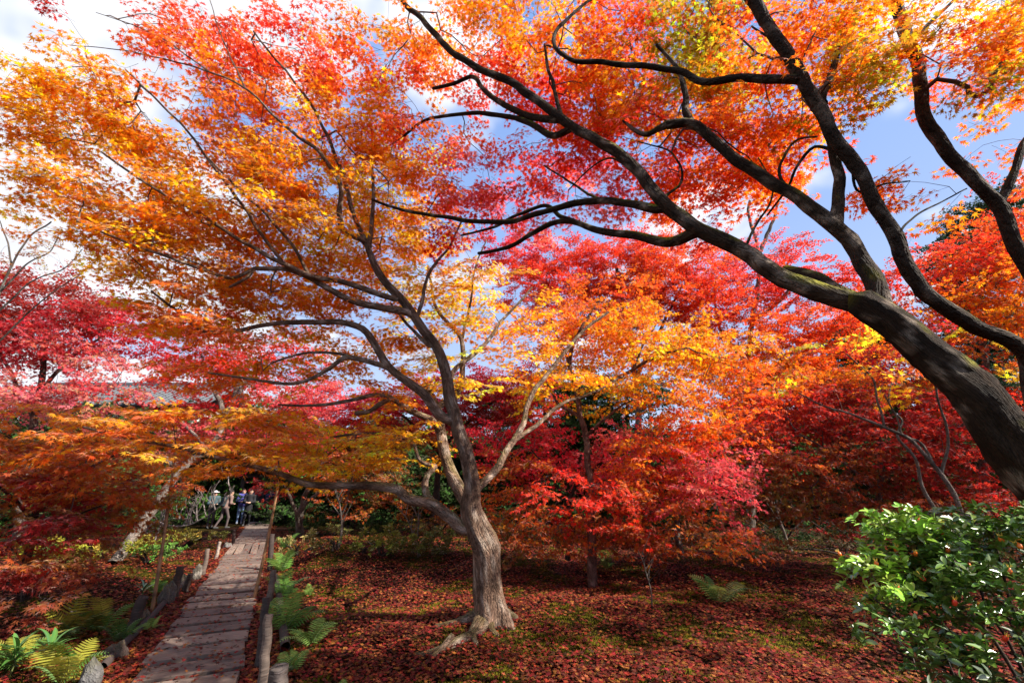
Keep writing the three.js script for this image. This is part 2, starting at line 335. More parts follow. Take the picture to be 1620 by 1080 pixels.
    for (const s of sites) for (let i = 0; i < sprays; i++) {
      const nd = nodes[s.node], d = nd.d.clone(); d.y *= 0.35;
      const yaw = Math.atan2(-d.z, d.x) + (i ? (R() - 0.5) * 2.6 : (R() - 0.5) * 0.8);
      const q = new THREE.Quaternion().setFromAxisAngle(V(0, 1, 0), yaw).multiply(new THREE.Quaternion().setFromEuler(new THREE.Euler((R() - 0.5) * 2 * flat, 0, (R() - 0.5) * 2 * flat - 0.12 - droop * 0.5)));
      const p = s.p.clone(); if (i) p.add(V((R() - 0.5) * 2 * spread, (R() - 0.5) * spread, (R() - 0.5) * 2 * spread));
      const sc = scale * (0.8 + 0.45 * R()), j = 1 + (R() - 0.5) * 2 * jitter, gj = Math.pow(1 + hue, (R() - 0.5) * 2);
      all.push({ m: new THREE.Matrix4().compose(p.sub(this.base), q, V(sc, sc, sc)), c: C(Math.min(0.9, s.col.r * j), Math.min(0.75, s.col.g * j * gj), s.col.b * j), v: Math.floor(R() * geos.length), w: p.clone().add(this.base) });
    }
    // the largest leaves in view are parts of their own
    let left = singles;
    if (singles) {
      all.forEach((a) => { const [x, y] = pix(a.w); a.big = axial(a.w) > 0.3 && x > 20 && x < 1600 && y > 20 && y < 1060 ? axial(a.w) : 1e9; });
      all.sort((a, b) => a.big - b.big);
    }
    for (const a of all) {
      const leaves = plans[a.v].leaves;
      if (left >= leaves.length && a.big < 1e8) {
        const mm = new THREE.Matrix4();
        for (const l of leaves) {
          const m = part(this.g, 'leaf', oneLeaf, leafMat(C(Math.min(0.9, a.c.r * l.c.r), Math.min(0.75, a.c.g * l.c.g), a.c.b * l.c.b)));
          mm.multiplyMatrices(a.m, l.m).decompose(m.position, m.quaternion, m.scale);
        }
        left -= leaves.length;
      } else put[a.v].push(a);
    }
    put.forEach((list, v) => {
      if (!list.length) return;
      const im = new THREE.InstancedMesh(geos[v], mat, list.length); im.name = foliageName; im.castShadow = im.receiveShadow = true;
      list.forEach((a, i) => { im.setMatrixAt(i, a.m); im.setColorAt(i, a.c); });
      stuff(im); this.g.add(im);
    });
    this.count = (this.count ?? 0) + all.length;
  }
}
// leaf colours (linear)
const K = {
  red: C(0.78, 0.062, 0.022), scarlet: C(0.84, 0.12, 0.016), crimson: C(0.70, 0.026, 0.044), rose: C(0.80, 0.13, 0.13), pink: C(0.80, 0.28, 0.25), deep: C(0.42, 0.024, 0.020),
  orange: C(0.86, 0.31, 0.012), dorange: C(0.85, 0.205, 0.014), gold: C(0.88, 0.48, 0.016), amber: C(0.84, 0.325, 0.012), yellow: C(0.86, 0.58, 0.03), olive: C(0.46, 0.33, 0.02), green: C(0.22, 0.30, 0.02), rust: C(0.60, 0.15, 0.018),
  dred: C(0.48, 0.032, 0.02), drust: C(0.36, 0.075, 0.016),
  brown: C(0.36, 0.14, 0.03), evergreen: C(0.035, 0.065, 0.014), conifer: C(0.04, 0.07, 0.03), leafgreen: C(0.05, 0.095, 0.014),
};

// ---------------------------------------------------------------- the ground
const along = (s, r, y = 0) => V(PATH0.x + PDIR.x * s + PRIGHT.x * r, y, PATH0.z + PDIR.z * s + PRIGHT.z * r);
const gaps = [];
const mossAt = (x, z) => smoothstep(fbm2(x * 0.55 + 4, z * 0.55, 4) + 0.25 * fbm2(x * 3, z * 3, 2), -0.12, 0.28);
{
  const N = 300, pos = [], uv = [], col = [], idx = [], f = (u) => Math.sinh(u * 6.2) / Math.sinh(6.2) * 260;
  for (let j = 0; j <= N; j++) for (let i = 0; i <= N; i++) {
    const x = f(i / N * 2 - 1) - 0.5, z = f(j / N * 2 - 1) - 6.5;
    const y = ground(x, z) + 0.012 * fbm2(x * 3.1, z * 3.1, 3) + 0.012 * (1 - smoothstep(Math.abs(pathOff(x, z)), 0.35, 0.6));
    pos.push(x, y, z); uv.push(x / 2.2, z / 2.2);
    const m = mossAt(x, z) * smoothstep(Math.abs(pathOff(x, z)), 0.45, 0.9), k = 0.8 + 0.4 * fbm2(x * 1.7 + 8, z * 1.7, 3);
    col.push(lerp(0.032, 0.054, m) * k, lerp(0.011, 0.044, m) * k, lerp(0.007, 0.005, m) * k);
  }
  for (let j = 0; j < N; j++) for (let i = 0; i < N; i++) { const a = j * (N + 1) + i, b = a + N + 1; idx.push(a, b, a + 1, b, b + 1, a + 1); }
  const g = new THREE.BufferGeometry();
  g.setAttribute('position', new THREE.Float32BufferAttribute(pos, 3)); g.setAttribute('uv', new THREE.Float32BufferAttribute(uv, 2)); g.setAttribute('color', new THREE.Float32BufferAttribute(col, 3));
  g.setIndex(idx); g.computeVertexNormals();
  const t = dataTex(1024, (u, v) => { const k = 0.60 + 0.34 * tile(u, v, 7, 7, 4, 2) + 0.5 * tile(u, v, 60, 60, 2, 6); return [k, k, k * 0.9]; });
  const m = new THREE.MeshPhysicalMaterial({ map: t, bumpMap: t, bumpScale: 0.035, roughness: 1, specularIntensity: 0.12, vertexColors: true });
  const o = part(scene, 'ground', g, m); o.userData.kind = 'structure';
}
{ // the sleeper path: weathered boards laid across, one short stretch laid lengthwise
  const path = new THREE.Group(); path.name = 'plank_path'; path.userData.kind = 'structure'; scene.add(path);
  const R = rngOf(77), shapes = [0, 1, 2, 3].map((k) => {
    const g = new RoundedBoxGeometry(1, 1, 1, 2, 0.05), p = g.attributes.position, uv = g.attributes.uv;
    for (let i = 0; i < p.count; i++) { const x = p.getX(i), y = p.getY(i), z = p.getZ(i); p.setXYZ(i, x + 0.03 * n3(z * 3, y, k * 7) * Math.sign(x) * (Math.abs(x) > 0.4 ? 1 : 0), y + 0.06 * n3(x * 2.2, z * 1.4, k * 5 + 2), z + 0.05 * n3(x * 1.7, y, k * 9) ); uv.setXY(i, x * 0.85 + k * 0.23, z * 0.36 + k * 0.31); }
    g.computeVertexNormals(); return g;
  });
  const lay = (s, r, len, wid, turn, y = 0) => {
    const m = part(path, 'plank', shapes[Math.floor(R() * 4)], [M.plank, M.plankDark, M.plankPale][Math.floor(R() * 2.7)]), p = along(s, r);
    m.scale.set(len, 0.09, wid); m.position.set(p.x, 0.003 + y + (R() - 0.5) * 0.012, p.z);
    m.rotation.set((R() - 0.5) * 0.02, Math.atan2(-PRIGHT.z, PRIGHT.x) + turn + (R() - 0.5) * 0.05, (R() - 0.5) * 0.012);
  };
  for (let s = -1.6; s < 7.75;) { const w = 0.28 + R() * 0.09; lay(s + w / 2, (R() - 0.5) * 0.06, 0.83 + (R() - 0.5) * 0.1, w, 0.0); s += w + 0.095 + R() * 0.03; gaps.push(s - 0.055); }
  for (let k = 0; k < 5; k++) lay(8.9, -0.34 + k * 0.17, 2.0, 0.145, Math.PI / 2);
  for (let s = 10.0; s < 17.9;) { const w = 0.34 + R() * 0.12; lay(s + w / 2, (R() - 0.5) * 0.05, 0.84 + (R() - 0.5) * 0.07, w, 0.0); s += w + 0.07; gaps.push(s - 0.035); }
}
{ // fallen leaves and moss
  const R = rngOf(5), geos = [0, 1, 2].map((k) => {
    const mb = new MB(), r = rngOf(40 + k); mapleLeaf(mb, new THREE.Matrix4().makeRotationZ((r() - 0.5) * 0.3), C(1, 1, 1), k ? 5 : 7, true);
    for (let i = 1; i < mb.p.length; i += 3) mb.p[i] = mb.p[i] * 0.6 + 0.18 * (r() - 0.2) * Math.abs(mb.p[i + 1]); return mb.geo();
  });
  const lists = geos.map(() => []), cols = [C(0.42, 0.030, 0.016), C(0.54, 0.055, 0.018), C(0.28, 0.022, 0.013), C(0.52, 0.13, 0.045), C(0.20, 0.035, 0.02), C(0.55, 0.19, 0.03), C(0.46, 0.025, 0.03), C(0.16, 0.055, 0.025), C(0.10, 0.03, 0.018)];
  const drop = (x, z, y, s) => {
    const q = new THREE.Quaternion().setFromEuler(new THREE.Euler((R() - 0.5) * 0.9, R() * 7, (R() - 0.5) * 0.9, 'YXZ')), w = R();
    const c = cols[Math.floor(w * w * cols.length * 0.3 + R() * cols.length * 0.7)].clone().multiplyScalar(0.15 + 0.32 * R());
    lists[Math.floor(R() * 3)].push([new THREE.Matrix4().compose(V(x, y + 0.012, z), q, V(s, s, s)), c]);
  };
  for (let i = 0; i < 460000; i++) {
    const d = 2.6 + 17 * Math.pow(R(), 1.25), a = (R() - 0.5) * 2.15, x = Math.sin(a) * d, z = -Math.cos(a) * d;
    const o = Math.abs(pathOff(x, z)), m = mossAt(x, z), edge = o > 0.46 && o < 0.75;
    if (o < 0.46) { if (R() > 0.07) continue; }
    else if (!edge && R() < 0.14 + 0.48 * m + 0.35 * Math.max(0, n2(x * 1.3, z * 1.3 + 40))) continue;
    drop(x, z, ground(x, z) + (o < 0.46 ? 0.045 : 0) + R() * 0.018, 0.030 + R() * 0.026);
  }
  for (let i = 0; i < 9000; i++) { // leaves gathered along the path's edges and in its gaps
    const s = -1.5 + R() * 18.5, e = R() < 0.5 ? -1 : 1, r = e * (0.42 + 0.24 * R() * R()), p = along(s, r); drop(p.x, p.z, ground(p.x, p.z) + 0.0 + R() * 0.035, 0.04 + R() * 0.03);
  }
  for (const s0 of gaps) for (let i = 0; i < 30; i++) { const p = along(s0 + (R() - 0.5) * 0.10, (R() - 0.5) * 0.86); drop(p.x, p.z, 0.008 + R() * 0.028, 0.035 + R() * 0.025); }
  const group = new THREE.Group(); group.name = 'fallen_leaves'; scene.add(group); stuff(group); group.userData.label = 'red fallen maple leaves strewn over the mossy ground and path';
  lists.forEach((l, k) => { const im = new THREE.InstancedMesh(geos[k], M.dead, l.length); im.name = 'leaf_litter'; stuff(im); l.forEach(([m, c], i) => { im.setMatrixAt(i, m); im.setColorAt(i, c); }); group.add(im); });
  const mb = new MB();
  for (let i = 0; i < 26; i++) { const a = R() * 6.28, r = 0.07 * Math.sqrt(R()), p = V(Math.cos(a) * r, 0, Math.sin(a) * r), t = V(p.x * 1.25 + (R() - 0.5) * 0.02, 0.012 + R() * 0.018, p.z * 1.25 + (R() - 0.5) * 0.02), k = 0.7 + R() * 0.6, c = C(k, k, k), w = V(-Math.sin(a), 0, Math.cos(a)).multiplyScalar(0.0035); const n = V(0, 1, 0); mb.i.push(mb.v(p.clone().add(w), n, [0, 0], c), mb.v(p.clone().sub(w), n, [0, 0], c), mb.v(t, n, [0, 1], c)); }
  const mg = mb.geo(), ml = [];
  for (let i = 0; i < 60000 && ml.length < 15000; i++) {
    const d = 2.8 + 14 * Math.pow(R(), 1.3), a = (R() - 0.5) * 2.1, x = Math.sin(a) * d, z = -Math.cos(a) * d; if (Math.abs(pathOff(x, z)) < 0.6 || R() > mossAt(x, z) * 1.1) continue;
    const s = 0.5 + R() * 0.6; ml.push([new THREE.Matrix4().compose(V(x, ground(x, z) + 0.004, z), new THREE.Quaternion().setFromAxisAngle(V(0, 1, 0), R() * 7), V(s, s, s)), C(0.098, 0.086, 0.007).multiplyScalar(0.7 + 0.7 * R())]);
  }
  const im = new THREE.InstancedMesh(mg, M.moss, ml.length); im.name = 'moss'; stuff(im); im.userData.label = 'short yellow green moss growing over the ground between fallen leaves'; ml.forEach(([m, c], i) => { im.setMatrixAt(i, m); im.setColorAt(i, c); }); scene.add(im);
}

// ---------------------------------------------------------------- the orange maple in the middle
{
  const base = G(772, 985);
  const t = new Tree('maple_tree', 'grey brown maple with fluted trunk and spreading orange crown in the middle', base, bark(C(0.27, 0.165, 0.112), { lichen: 0.75, lichenCol: C(0.54, 0.43, 0.34), moss: 0.4, scale: 1.6 }), 21);
  const Zt = -base.z;
  const flare = (an, l, nn, c, len) => {
    const low = Math.exp(-l / 0.26), a = an * 1.0;
    const fl = Math.cos(a * 5 + 0.5 + l * 0.5) * 0.5 + Math.cos(a * 3 + 1.9 - l) * 0.5;
    return 1 + low * (0.32 + 0.42 * fl) + 0.13 * fl * Math.exp(-l / 1.3) + 0.07 * n3(nn.x * 1.5 + c.x * 3, nn.y * 1.5 + c.y * 2.2, nn.z * 1.5 + c.z * 3) + 0.03 * n3(nn.x * 4 + c.x * 9, c.y * 8, nn.z * 4 + c.z * 9);
  };
  const trunk = t.limb(null, [[776, 1003], [777, 975], [772, 935], [770, 905], [769, 870], [757, 838], [745, 806], [748, 774], [744, 750], [738, 722], [724, 675], [713, 633], [702, 580], [688, 545], [671, 523], [655, 501], [636, 474], [620, 458], [601, 435], [589, 412], [580, 385]], 5.3, 56, 12, { Z0: Zt, sides: 40, shape: flare, wig: 0.3, wy: [[1003, 58], [960, 44], [905, 43], [865, 44], [835, 40], [805, 33], [774, 26], [740, 23], [672, 21], [587, 17], [500, 14], [420, 11], [385, 8]] });
  const L = (...a) => t.limb(...a);
  const left = L(trunk, [[754, 822], [738, 795], [722, 765], [708, 735], [701, 705], [697, 680], [690, 640], [672, 610]], 6.7, 27, 11);
  const low = L(trunk, [[752, 845], [730, 833], [710, 815], [675, 796], [648, 790], [628, 773], [589, 767], [547, 767], [490, 765], [447, 751]], 5.6, 23, 8);
  L(low, [[447, 751], [400, 736], [350, 724], [290, 710], [249, 703], [190, 690], [132, 675]], 5.2, 8, 4);
  const up1 = L(low, [[683, 796], [671, 773], [675, 753], [689, 738]], 6.0, 13, 9);
  L(up1, [[689, 738], [667, 730], [655, 703], [644, 695], [584, 685], [523, 691]], 5.8, 7, 3);
  const right = L(trunk, [[750, 775], [776, 752], [788, 738], [800, 715], [811, 700], [825, 675], [842, 626], [873, 583], [920, 524], [963, 493]], 7.4, 14, 4);
  L(right, [[811, 698], [850, 672], [889, 637], [930, 625], [985, 595]], 7.6, 8, 3);
  const tp = L(trunk, [[580, 385], [572, 378], [543, 365], [535, 285], [520, 260], [500, 235], [470, 215], [430, 180]], 4.3, 11, 4);
  const tq = L(tp, [[430, 180], [390, 140], [330, 112], [255, 92], [180, 78], [110, 72]], 4.0, 4, 1);
  L(tq, [[330, 112], [270, 70], [210, 40], [150, 20]], 4.0, 2.5, 1); L(tq, [[390, 140], [360, 80], [340, 30], [330, -10]], 4.2, 3, 1);
  L(trunk, [[585, 395], [587, 360], [591, 320], [588, 265]], 5.0, 9, 4);
  const l1 = L(trunk, [[655, 500], [644, 494], [597, 485], [554, 474], [523, 458], [494, 439], [459, 427], [404, 425]], 4.9, 13, 7);
  L(l1, [[404, 425], [390, 440], [362, 454]], 4.8, 6, 4);
  L(l1, [[395, 432], [366, 439], [311, 423], [250, 400], [194, 380], [120, 350]], 4.3, 6, 3);
  L(l1, [[494, 439], [470, 400], [420, 340], [380, 300], [330, 250]], 4.3, 6, 2.5);
  const l2 = L(trunk, [[633, 470], [624, 472], [578, 458], [539, 445], [500, 439], [450, 418], [390, 385], [300, 330], [230, 290], [160, 240]], 4.2, 10, 3);
  L(l2, [[450, 418], [400, 350], [350, 280], [290, 200], [240, 150], [200, 110]], 4.2, 6, 2.5);
  const l3 = L(trunk, [[726, 668], [702, 661], [671, 626], [644, 602], [620, 583], [601, 559], [578, 524], [539, 511], [506, 511], [436, 511], [373, 521], [327, 524], [272, 486], [240, 460]], 5.0, 17, 3);
  const l4 = L(l3, [[620, 583], [613, 582], [570, 569], [545, 566], [520, 585], [494, 598], [459, 606], [389, 598], [330, 590]], 5.0, 10, 3);
  L(l4, [[570, 569], [530, 560], [480, 560], [430, 575]], 5.2, 6, 3);
  const l5 = L(left, [[697, 680], [687, 668], [656, 653], [605, 626], [551, 633], [500, 641], [440, 640]], 5.3, 12, 3);
  L(l5, [[615, 632], [585, 648], [562, 653]], 5.4, 9, 7);
  L(trunk, [[716, 640], [714, 595], [741, 567], [772, 540], [796, 505], [820, 480], [842, 454]], 6.9, 11, 3);
  const in1 = L(left, [[690, 645], [722, 626], [733, 583], [729, 536], [694, 493], [683, 458], [676, 420]], 6.6, 12, 3);
  L(in1, [[729, 536], [745, 480], [750, 430], [770, 380]], 6.6, 5, 2);
  L(trunk, [[690, 550], [683, 548], [652, 521], [640, 509], [620, 480]], 5.6, 8, 3);
  L(trunk, [[658, 505], [661, 497], [675, 439], [706, 396], [730, 350]], 5.6, 7, 3);
  L(trunk, [[580, 387], [560, 340], [540, 270], [500, 180], [450, 110], [400, 50]], 4.4, 8, 2.5);
  // roots that run out over the moss
  const root = (px, w0, w1) => { const pts = px.map(([x, y]) => { const g = G(x, y); g.y += 0.004; return g; }); pts[0].y += 0.08; const r = t.limb(null, px, 0, w0, w1, { pts3: pts, name: 'root', sides: 12, wig: 0.6 }); r.bare = true; };
  root([[768, 985], [752, 1003], [735, 1012], [715, 1022], [690, 1032], [655, 1038]], 30, 8); root([[762, 990], [748, 1004], [752, 1020]], 22, 10); root([[780, 975], [800, 974], [815, 980]], 34, 12); root([[757, 985], [730, 985], [690, 992]], 22, 8); root([[770, 988], [778, 1000], [786, 1006]], 26, 10); root([[715, 1022], [680, 1045], [650, 1060]], 9, 4);
  t.crown([
    [110, 160, 4.3, 105, 62, 0.5, 1.0, K.amber], [60, 195, 4.2, 60, 42, 0.4, 0.9, K.orange], [200, 230, 4.5, 120, 62, 0.5, 1.1, K.amber], [300, 160, 4.5, 100, 80, 0.6, 0.6, K.dorange], [320, 50, 4.6, 120, 55, 0.5, 0.5, K.scarlet], [160, 62, 4.0, 70, 26, 0.3, 0.16, K.deep],
    [430, 75, 4.7, 62, 80, 0.5, 1.1, K.red], [250, 20, 4.5, 90, 40, 0.5, 0.4, K.red], [420, 150, 4.8, 90, 70, 0.5, 0.9, K.dorange], [480, 60, 4.9, 40, 50, 0.4, 0.25, K.dorange], [130, 320, 4.6, 110, 42, 0.4, 1.1, K.amber], [80, 300, 4.5, 60, 30, 0.4, 0.7, K.orange],
    [230, 370, 4.8, 130, 55, 0.5, 1.2, K.amber], [330, 300, 4.8, 130, 80, 0.6, 0.95, K.orange], [450, 255, 4.9, 110, 80, 0.6, 0.9, K.orange], [540, 215, 5.2, 70, 80, 0.5, 0.6, K.orange], [420, 380, 5.1, 130, 75, 0.6, 1.0, K.amber],
    [300, 430, 5.0, 120, 45, 0.5, 1.0, K.amber], [260, 470, 5.2, 90, 40, 0.5, 0.7, K.orange], [560, 320, 5.4, 90, 80, 0.6, 1.0, K.gold], [560, 420, 5.6, 110, 70, 0.6, 0.8, K.amber], [450, 480, 5.4, 140, 48, 0.5, 0.9, K.amber],
    [320, 510, 5.3, 120, 45, 0.5, 0.8, K.dorange], [640, 350, 5.9, 70, 80, 0.6, 0.9, K.orange], [700, 450, 6.2, 100, 80, 0.7, 0.8, K.gold], [790, 490, 6.8, 80, 70, 0.7, 0.8, K.amber], [600, 530, 6.0, 120, 45, 0.6, 0.7, K.amber],
    [480, 575, 5.6, 130, 38, 0.5, 0.8, K.orange], [350, 585, 5.4, 90, 35, 0.5, 0.7, K.dorange], [640, 610, 6.1, 80, 35, 0.5, 0.6, K.amber], [700, 580, 6.2, 60, 25, 0.4, 0.8, K.yellow], [745, 610, 6.4, 50, 25, 0.4, 0.8, K.gold],
    [560, 700, 5.9, 120, 40, 0.5, 1.0, K.gold], [430, 700, 5.6, 140, 40, 0.5, 1.1, K.amber], [300, 670, 5.4, 130, 35, 0.5, 0.9, K.orange], [180, 665, 5.2, 110, 32, 0.5, 0.9, K.dorange], [500, 740, 5.8, 90, 22, 0.4, 0.8, K.gold], [640, 700, 6.1, 70, 35, 0.5, 0.7, K.gold], [400, 655, 5.5, 100, 30, 0.5, 0.6, K.orange],
    [860, 580, 7.3, 70, 50, 0.5, 0.5, K.amber], [620, 260, 5.6, 60, 60, 0.5, 0.4, K.gold], [330, 735, 5.5, 110, 18, 0.4, 0.6, K.amber], [395, 752, 5.6, 60, 12, 0.3, 0.9, K.orange],
  ], { kind: 'near', perM2: 26, sprays: 2, singles: 300 });
}

// ---------------------------------------------------------------- the dark leaning maples on the right
{
  const base = onGround(2.95, -2.45);
  const t = new Tree('maple_tree', 'dark mossy maple with thick forked trunk leaning in from the right edge', base, bark(C(0.050, 0.029, 0.017), { lichen: 0.9, lichenCol: C(0.26, 0.20, 0.155), moss: 1, mossCol: C(0.26, 0.24, 0.02) }), 22);
  const flat = (w) => (an, l, nn, c) => 1 + 0.13 * n3(nn.x * 1.1 + c.x * 2.6, nn.y * 1.1 + c.y * 2.6, nn.z * 1.1 + c.z * 2.6) + 0.05 * n3(nn.x * 3 + c.x * 8, nn.y * 3 + c.y * 8, nn.z * 3 + c.z * 8);
  const p = (x, y, z) => P(x, y, z);
  const trunk = t.limb(null, [], 0, 0, 0, { pts3: [base.clone().add(V(0.1, -0.1, 0)), V(2.98, 0.6, -2.46), V(2.93, 1.25, -2.5), p(1600, 700, 2.56), p(1540, 618, 2.6), p(1470, 558, 2.66), p(1410, 510, 2.72), p(1360, 478, 2.76)], sides: 34, shape: flat(0), wig: 0.4, name: 'trunk' });
  // radii set by hand: the trunk keeps its thickness
  const thick = (L, f) => { const mb = new MB(); L.samples.forEach((s, i) => { s.r = f(i / (L.samples.length - 1)); }); mb.tube(L.samples.map((s) => s.p.clone().sub(base)), L.samples.map((s) => s.r), 34, (q, n) => t.bark(q.clone().add(base), n), flat(0)); L.mesh.geometry = mb.geo(); };
  thick(trunk, (f) => 0.72 * lerp(0.235, 0.122, Math.pow(f, 1.3)) + 0.12 * Math.exp(-f * 14));
  const L = (...a) => t.limb(...a);
  const l1 = L(trunk, [[1372, 485], [1320, 470], [1250, 443], [1170, 395], [1110, 367], [1050, 322], [1010, 278], [970, 237], [930, 213], [890, 188], [840, 150], [810, 131], [740, 100], [705, 70], [670, 35], [630, -5], [590, -50]], 4.6, 35, 6);
  L(l1, [[890, 195], [855, 187], [810, 172], [770, 145], [745, 122], [715, 133], [685, 140]], 4.8, 13, 5);
  L(l1, [[905, 205], [875, 214], [840, 196], [800, 183], [770, 180], [720, 182], [675, 190], [640, 215]], 4.9, 12, 4);
  const d1 = L(l1, [[1055, 330], [1045, 330], [1000, 322], [950, 317], [880, 328], [811, 349], [733, 347], [680, 340], [632, 330], [590, 315]], 5.0, 15, 4);
  const d2 = L(l1, [[1110, 372], [1056, 384], [1000, 373], [950, 366], [912, 352], [880, 352], [840, 370], [800, 392], [757, 400]], 4.8, 19, 5);
  L(d2, [[912, 353], [885, 340], [860, 325], [820, 340], [780, 360], [730, 372]], 4.9, 9, 3);
  L(d1, [[950, 317], [920, 300], [890, 280], [860, 262]], 4.8, 5, 2.5);
  L(l1, [[1010, 278], [960, 250], [930, 270], [900, 300]], 4.5, 5, 2);
  L(l1, [[890, 186], [880, 150], [868, 110], [862, 70]], 4.2, 8, 4);
  L(l1, [[1050, 322], [1080, 280], [1060, 240], [1010, 225]], 4.3, 6, 2);
  L(trunk, [[1375, 482], [1345, 468], [1310, 450], [1270, 432], [1243, 424]], 3.3, 28, 18);
  const l2 = L(trunk, [[1400, 500], [1388, 460], [1370, 415], [1345, 375], [1322, 355], [1280, 325], [1245, 300], [1210, 280], [1175, 258], [1140, 232], [1110, 205], [1085, 195], [1055, 198]], 3.6, 32, 14);
  L(l2, [[1090, 198], [1085, 172], [1086, 145], [1075, 110], [1040, 70]], 3.6, 13, 5);
  L(l2, [[1060, 196], [1040, 205], [1020, 215], [985, 190]], 3.8, 12, 4);
  const l3 = L(l2, [[1328, 358], [1328, 320], [1326, 280], [1320, 240], [1308, 195], [1302, 160], [1310, 125], [1325, 88], [1340, 40]], 3.2, 20, 8);
  L(l3, [[1302, 165], [1280, 140], [1262, 128], [1245, 100]], 3.3, 16, 8);
  L(l2, [[1250, 302], [1232, 280], [1240, 250], [1262, 222], [1295, 215]], 3.4, 6, 3);
  L(l3, [[1318, 235], [1290, 230], [1262, 262], [1250, 290], [1215, 340]], 3.5, 6, 3);
  L(l1, [[1170, 395], [1200, 350], [1225, 300], [1200, 250]], 3.6, 5, 2);
  t.crown([
    [650, 60, 4.8, 75, 60, 0.5, 0.75, K.dorange], [605, 130, 5.0, 50, 70, 0.5, 0.6, K.scarlet], [620, 190, 5.0, 60, 60, 0.5, 0.5, K.orange], [730, 40, 4.7, 85, 45, 0.5, 1.0, K.dorange], [730, 110, 4.8, 60, 40, 0.4, 0.6, K.red], [850, 55, 4.4, 95, 60, 0.5, 1.2, K.orange],
    [960, 45, 4.2, 90, 55, 0.5, 1.0, K.scarlet], [850, 140, 4.6, 60, 45, 0.4, 1.0, K.red], [680, 230, 5.0, 90, 55, 0.5, 0.7, K.scarlet], [760, 270, 5.0, 70, 50, 0.5, 0.6, K.rose], [650, 300, 5.2, 70, 55, 0.5, 0.5, K.dorange], [730, 340, 5.2, 80, 40, 0.5, 0.5, K.red],
    [985, 140, 4.3, 90, 60, 0.5, 1.1, K.dorange], [1070, 55, 4.0, 90, 60, 0.5, 1.0, K.olive], [1130, 95, 3.8, 80, 45, 0.4, 1.2, K.olive], [1060, 140, 4.0, 80, 45, 0.4, 1.0, K.orange], [1160, 30, 3.8, 80, 40, 0.4, 0.8, K.scarlet], [1150, 215, 4.0, 85, 60, 0.5, 1.2, K.dorange],
    [1100, 270, 4.2, 90, 45, 0.5, 1.1, K.scarlet], [1010, 215, 4.4, 80, 55, 0.5, 1.0, K.red], [880, 260, 4.9, 60, 35, 0.4, 0.4, K.rose], [1200, 275, 4.0, 60, 35, 0.4, 0.9, K.scarlet], [1235, 215, 3.8, 60, 55, 0.4, 0.9, K.dorange], [1180, 150, 3.8, 50, 40, 0.4, 0.8, K.scarlet], [930, 185, 4.5, 60, 45, 0.4, 0.7, K.scarlet], [860, 330, 5.0, 60, 30, 0.4, 0.35, K.rose], [1000, 300, 4.6, 60, 30, 0.4, 0.35, K.rose], [910, 235, 4.8, 70, 45, 0.4, 0.6, K.red], [830, 285, 5.0, 60, 40, 0.4, 0.55, K.red], [940, 345, 4.8, 60, 25, 0.4, 0.35, K.rose], [1090, 340, 4.2, 50, 30, 0.3, 0.45, K.red],
  ], { kind: 'near', perM2: 26, sprays: 2, singles: 300 });
}
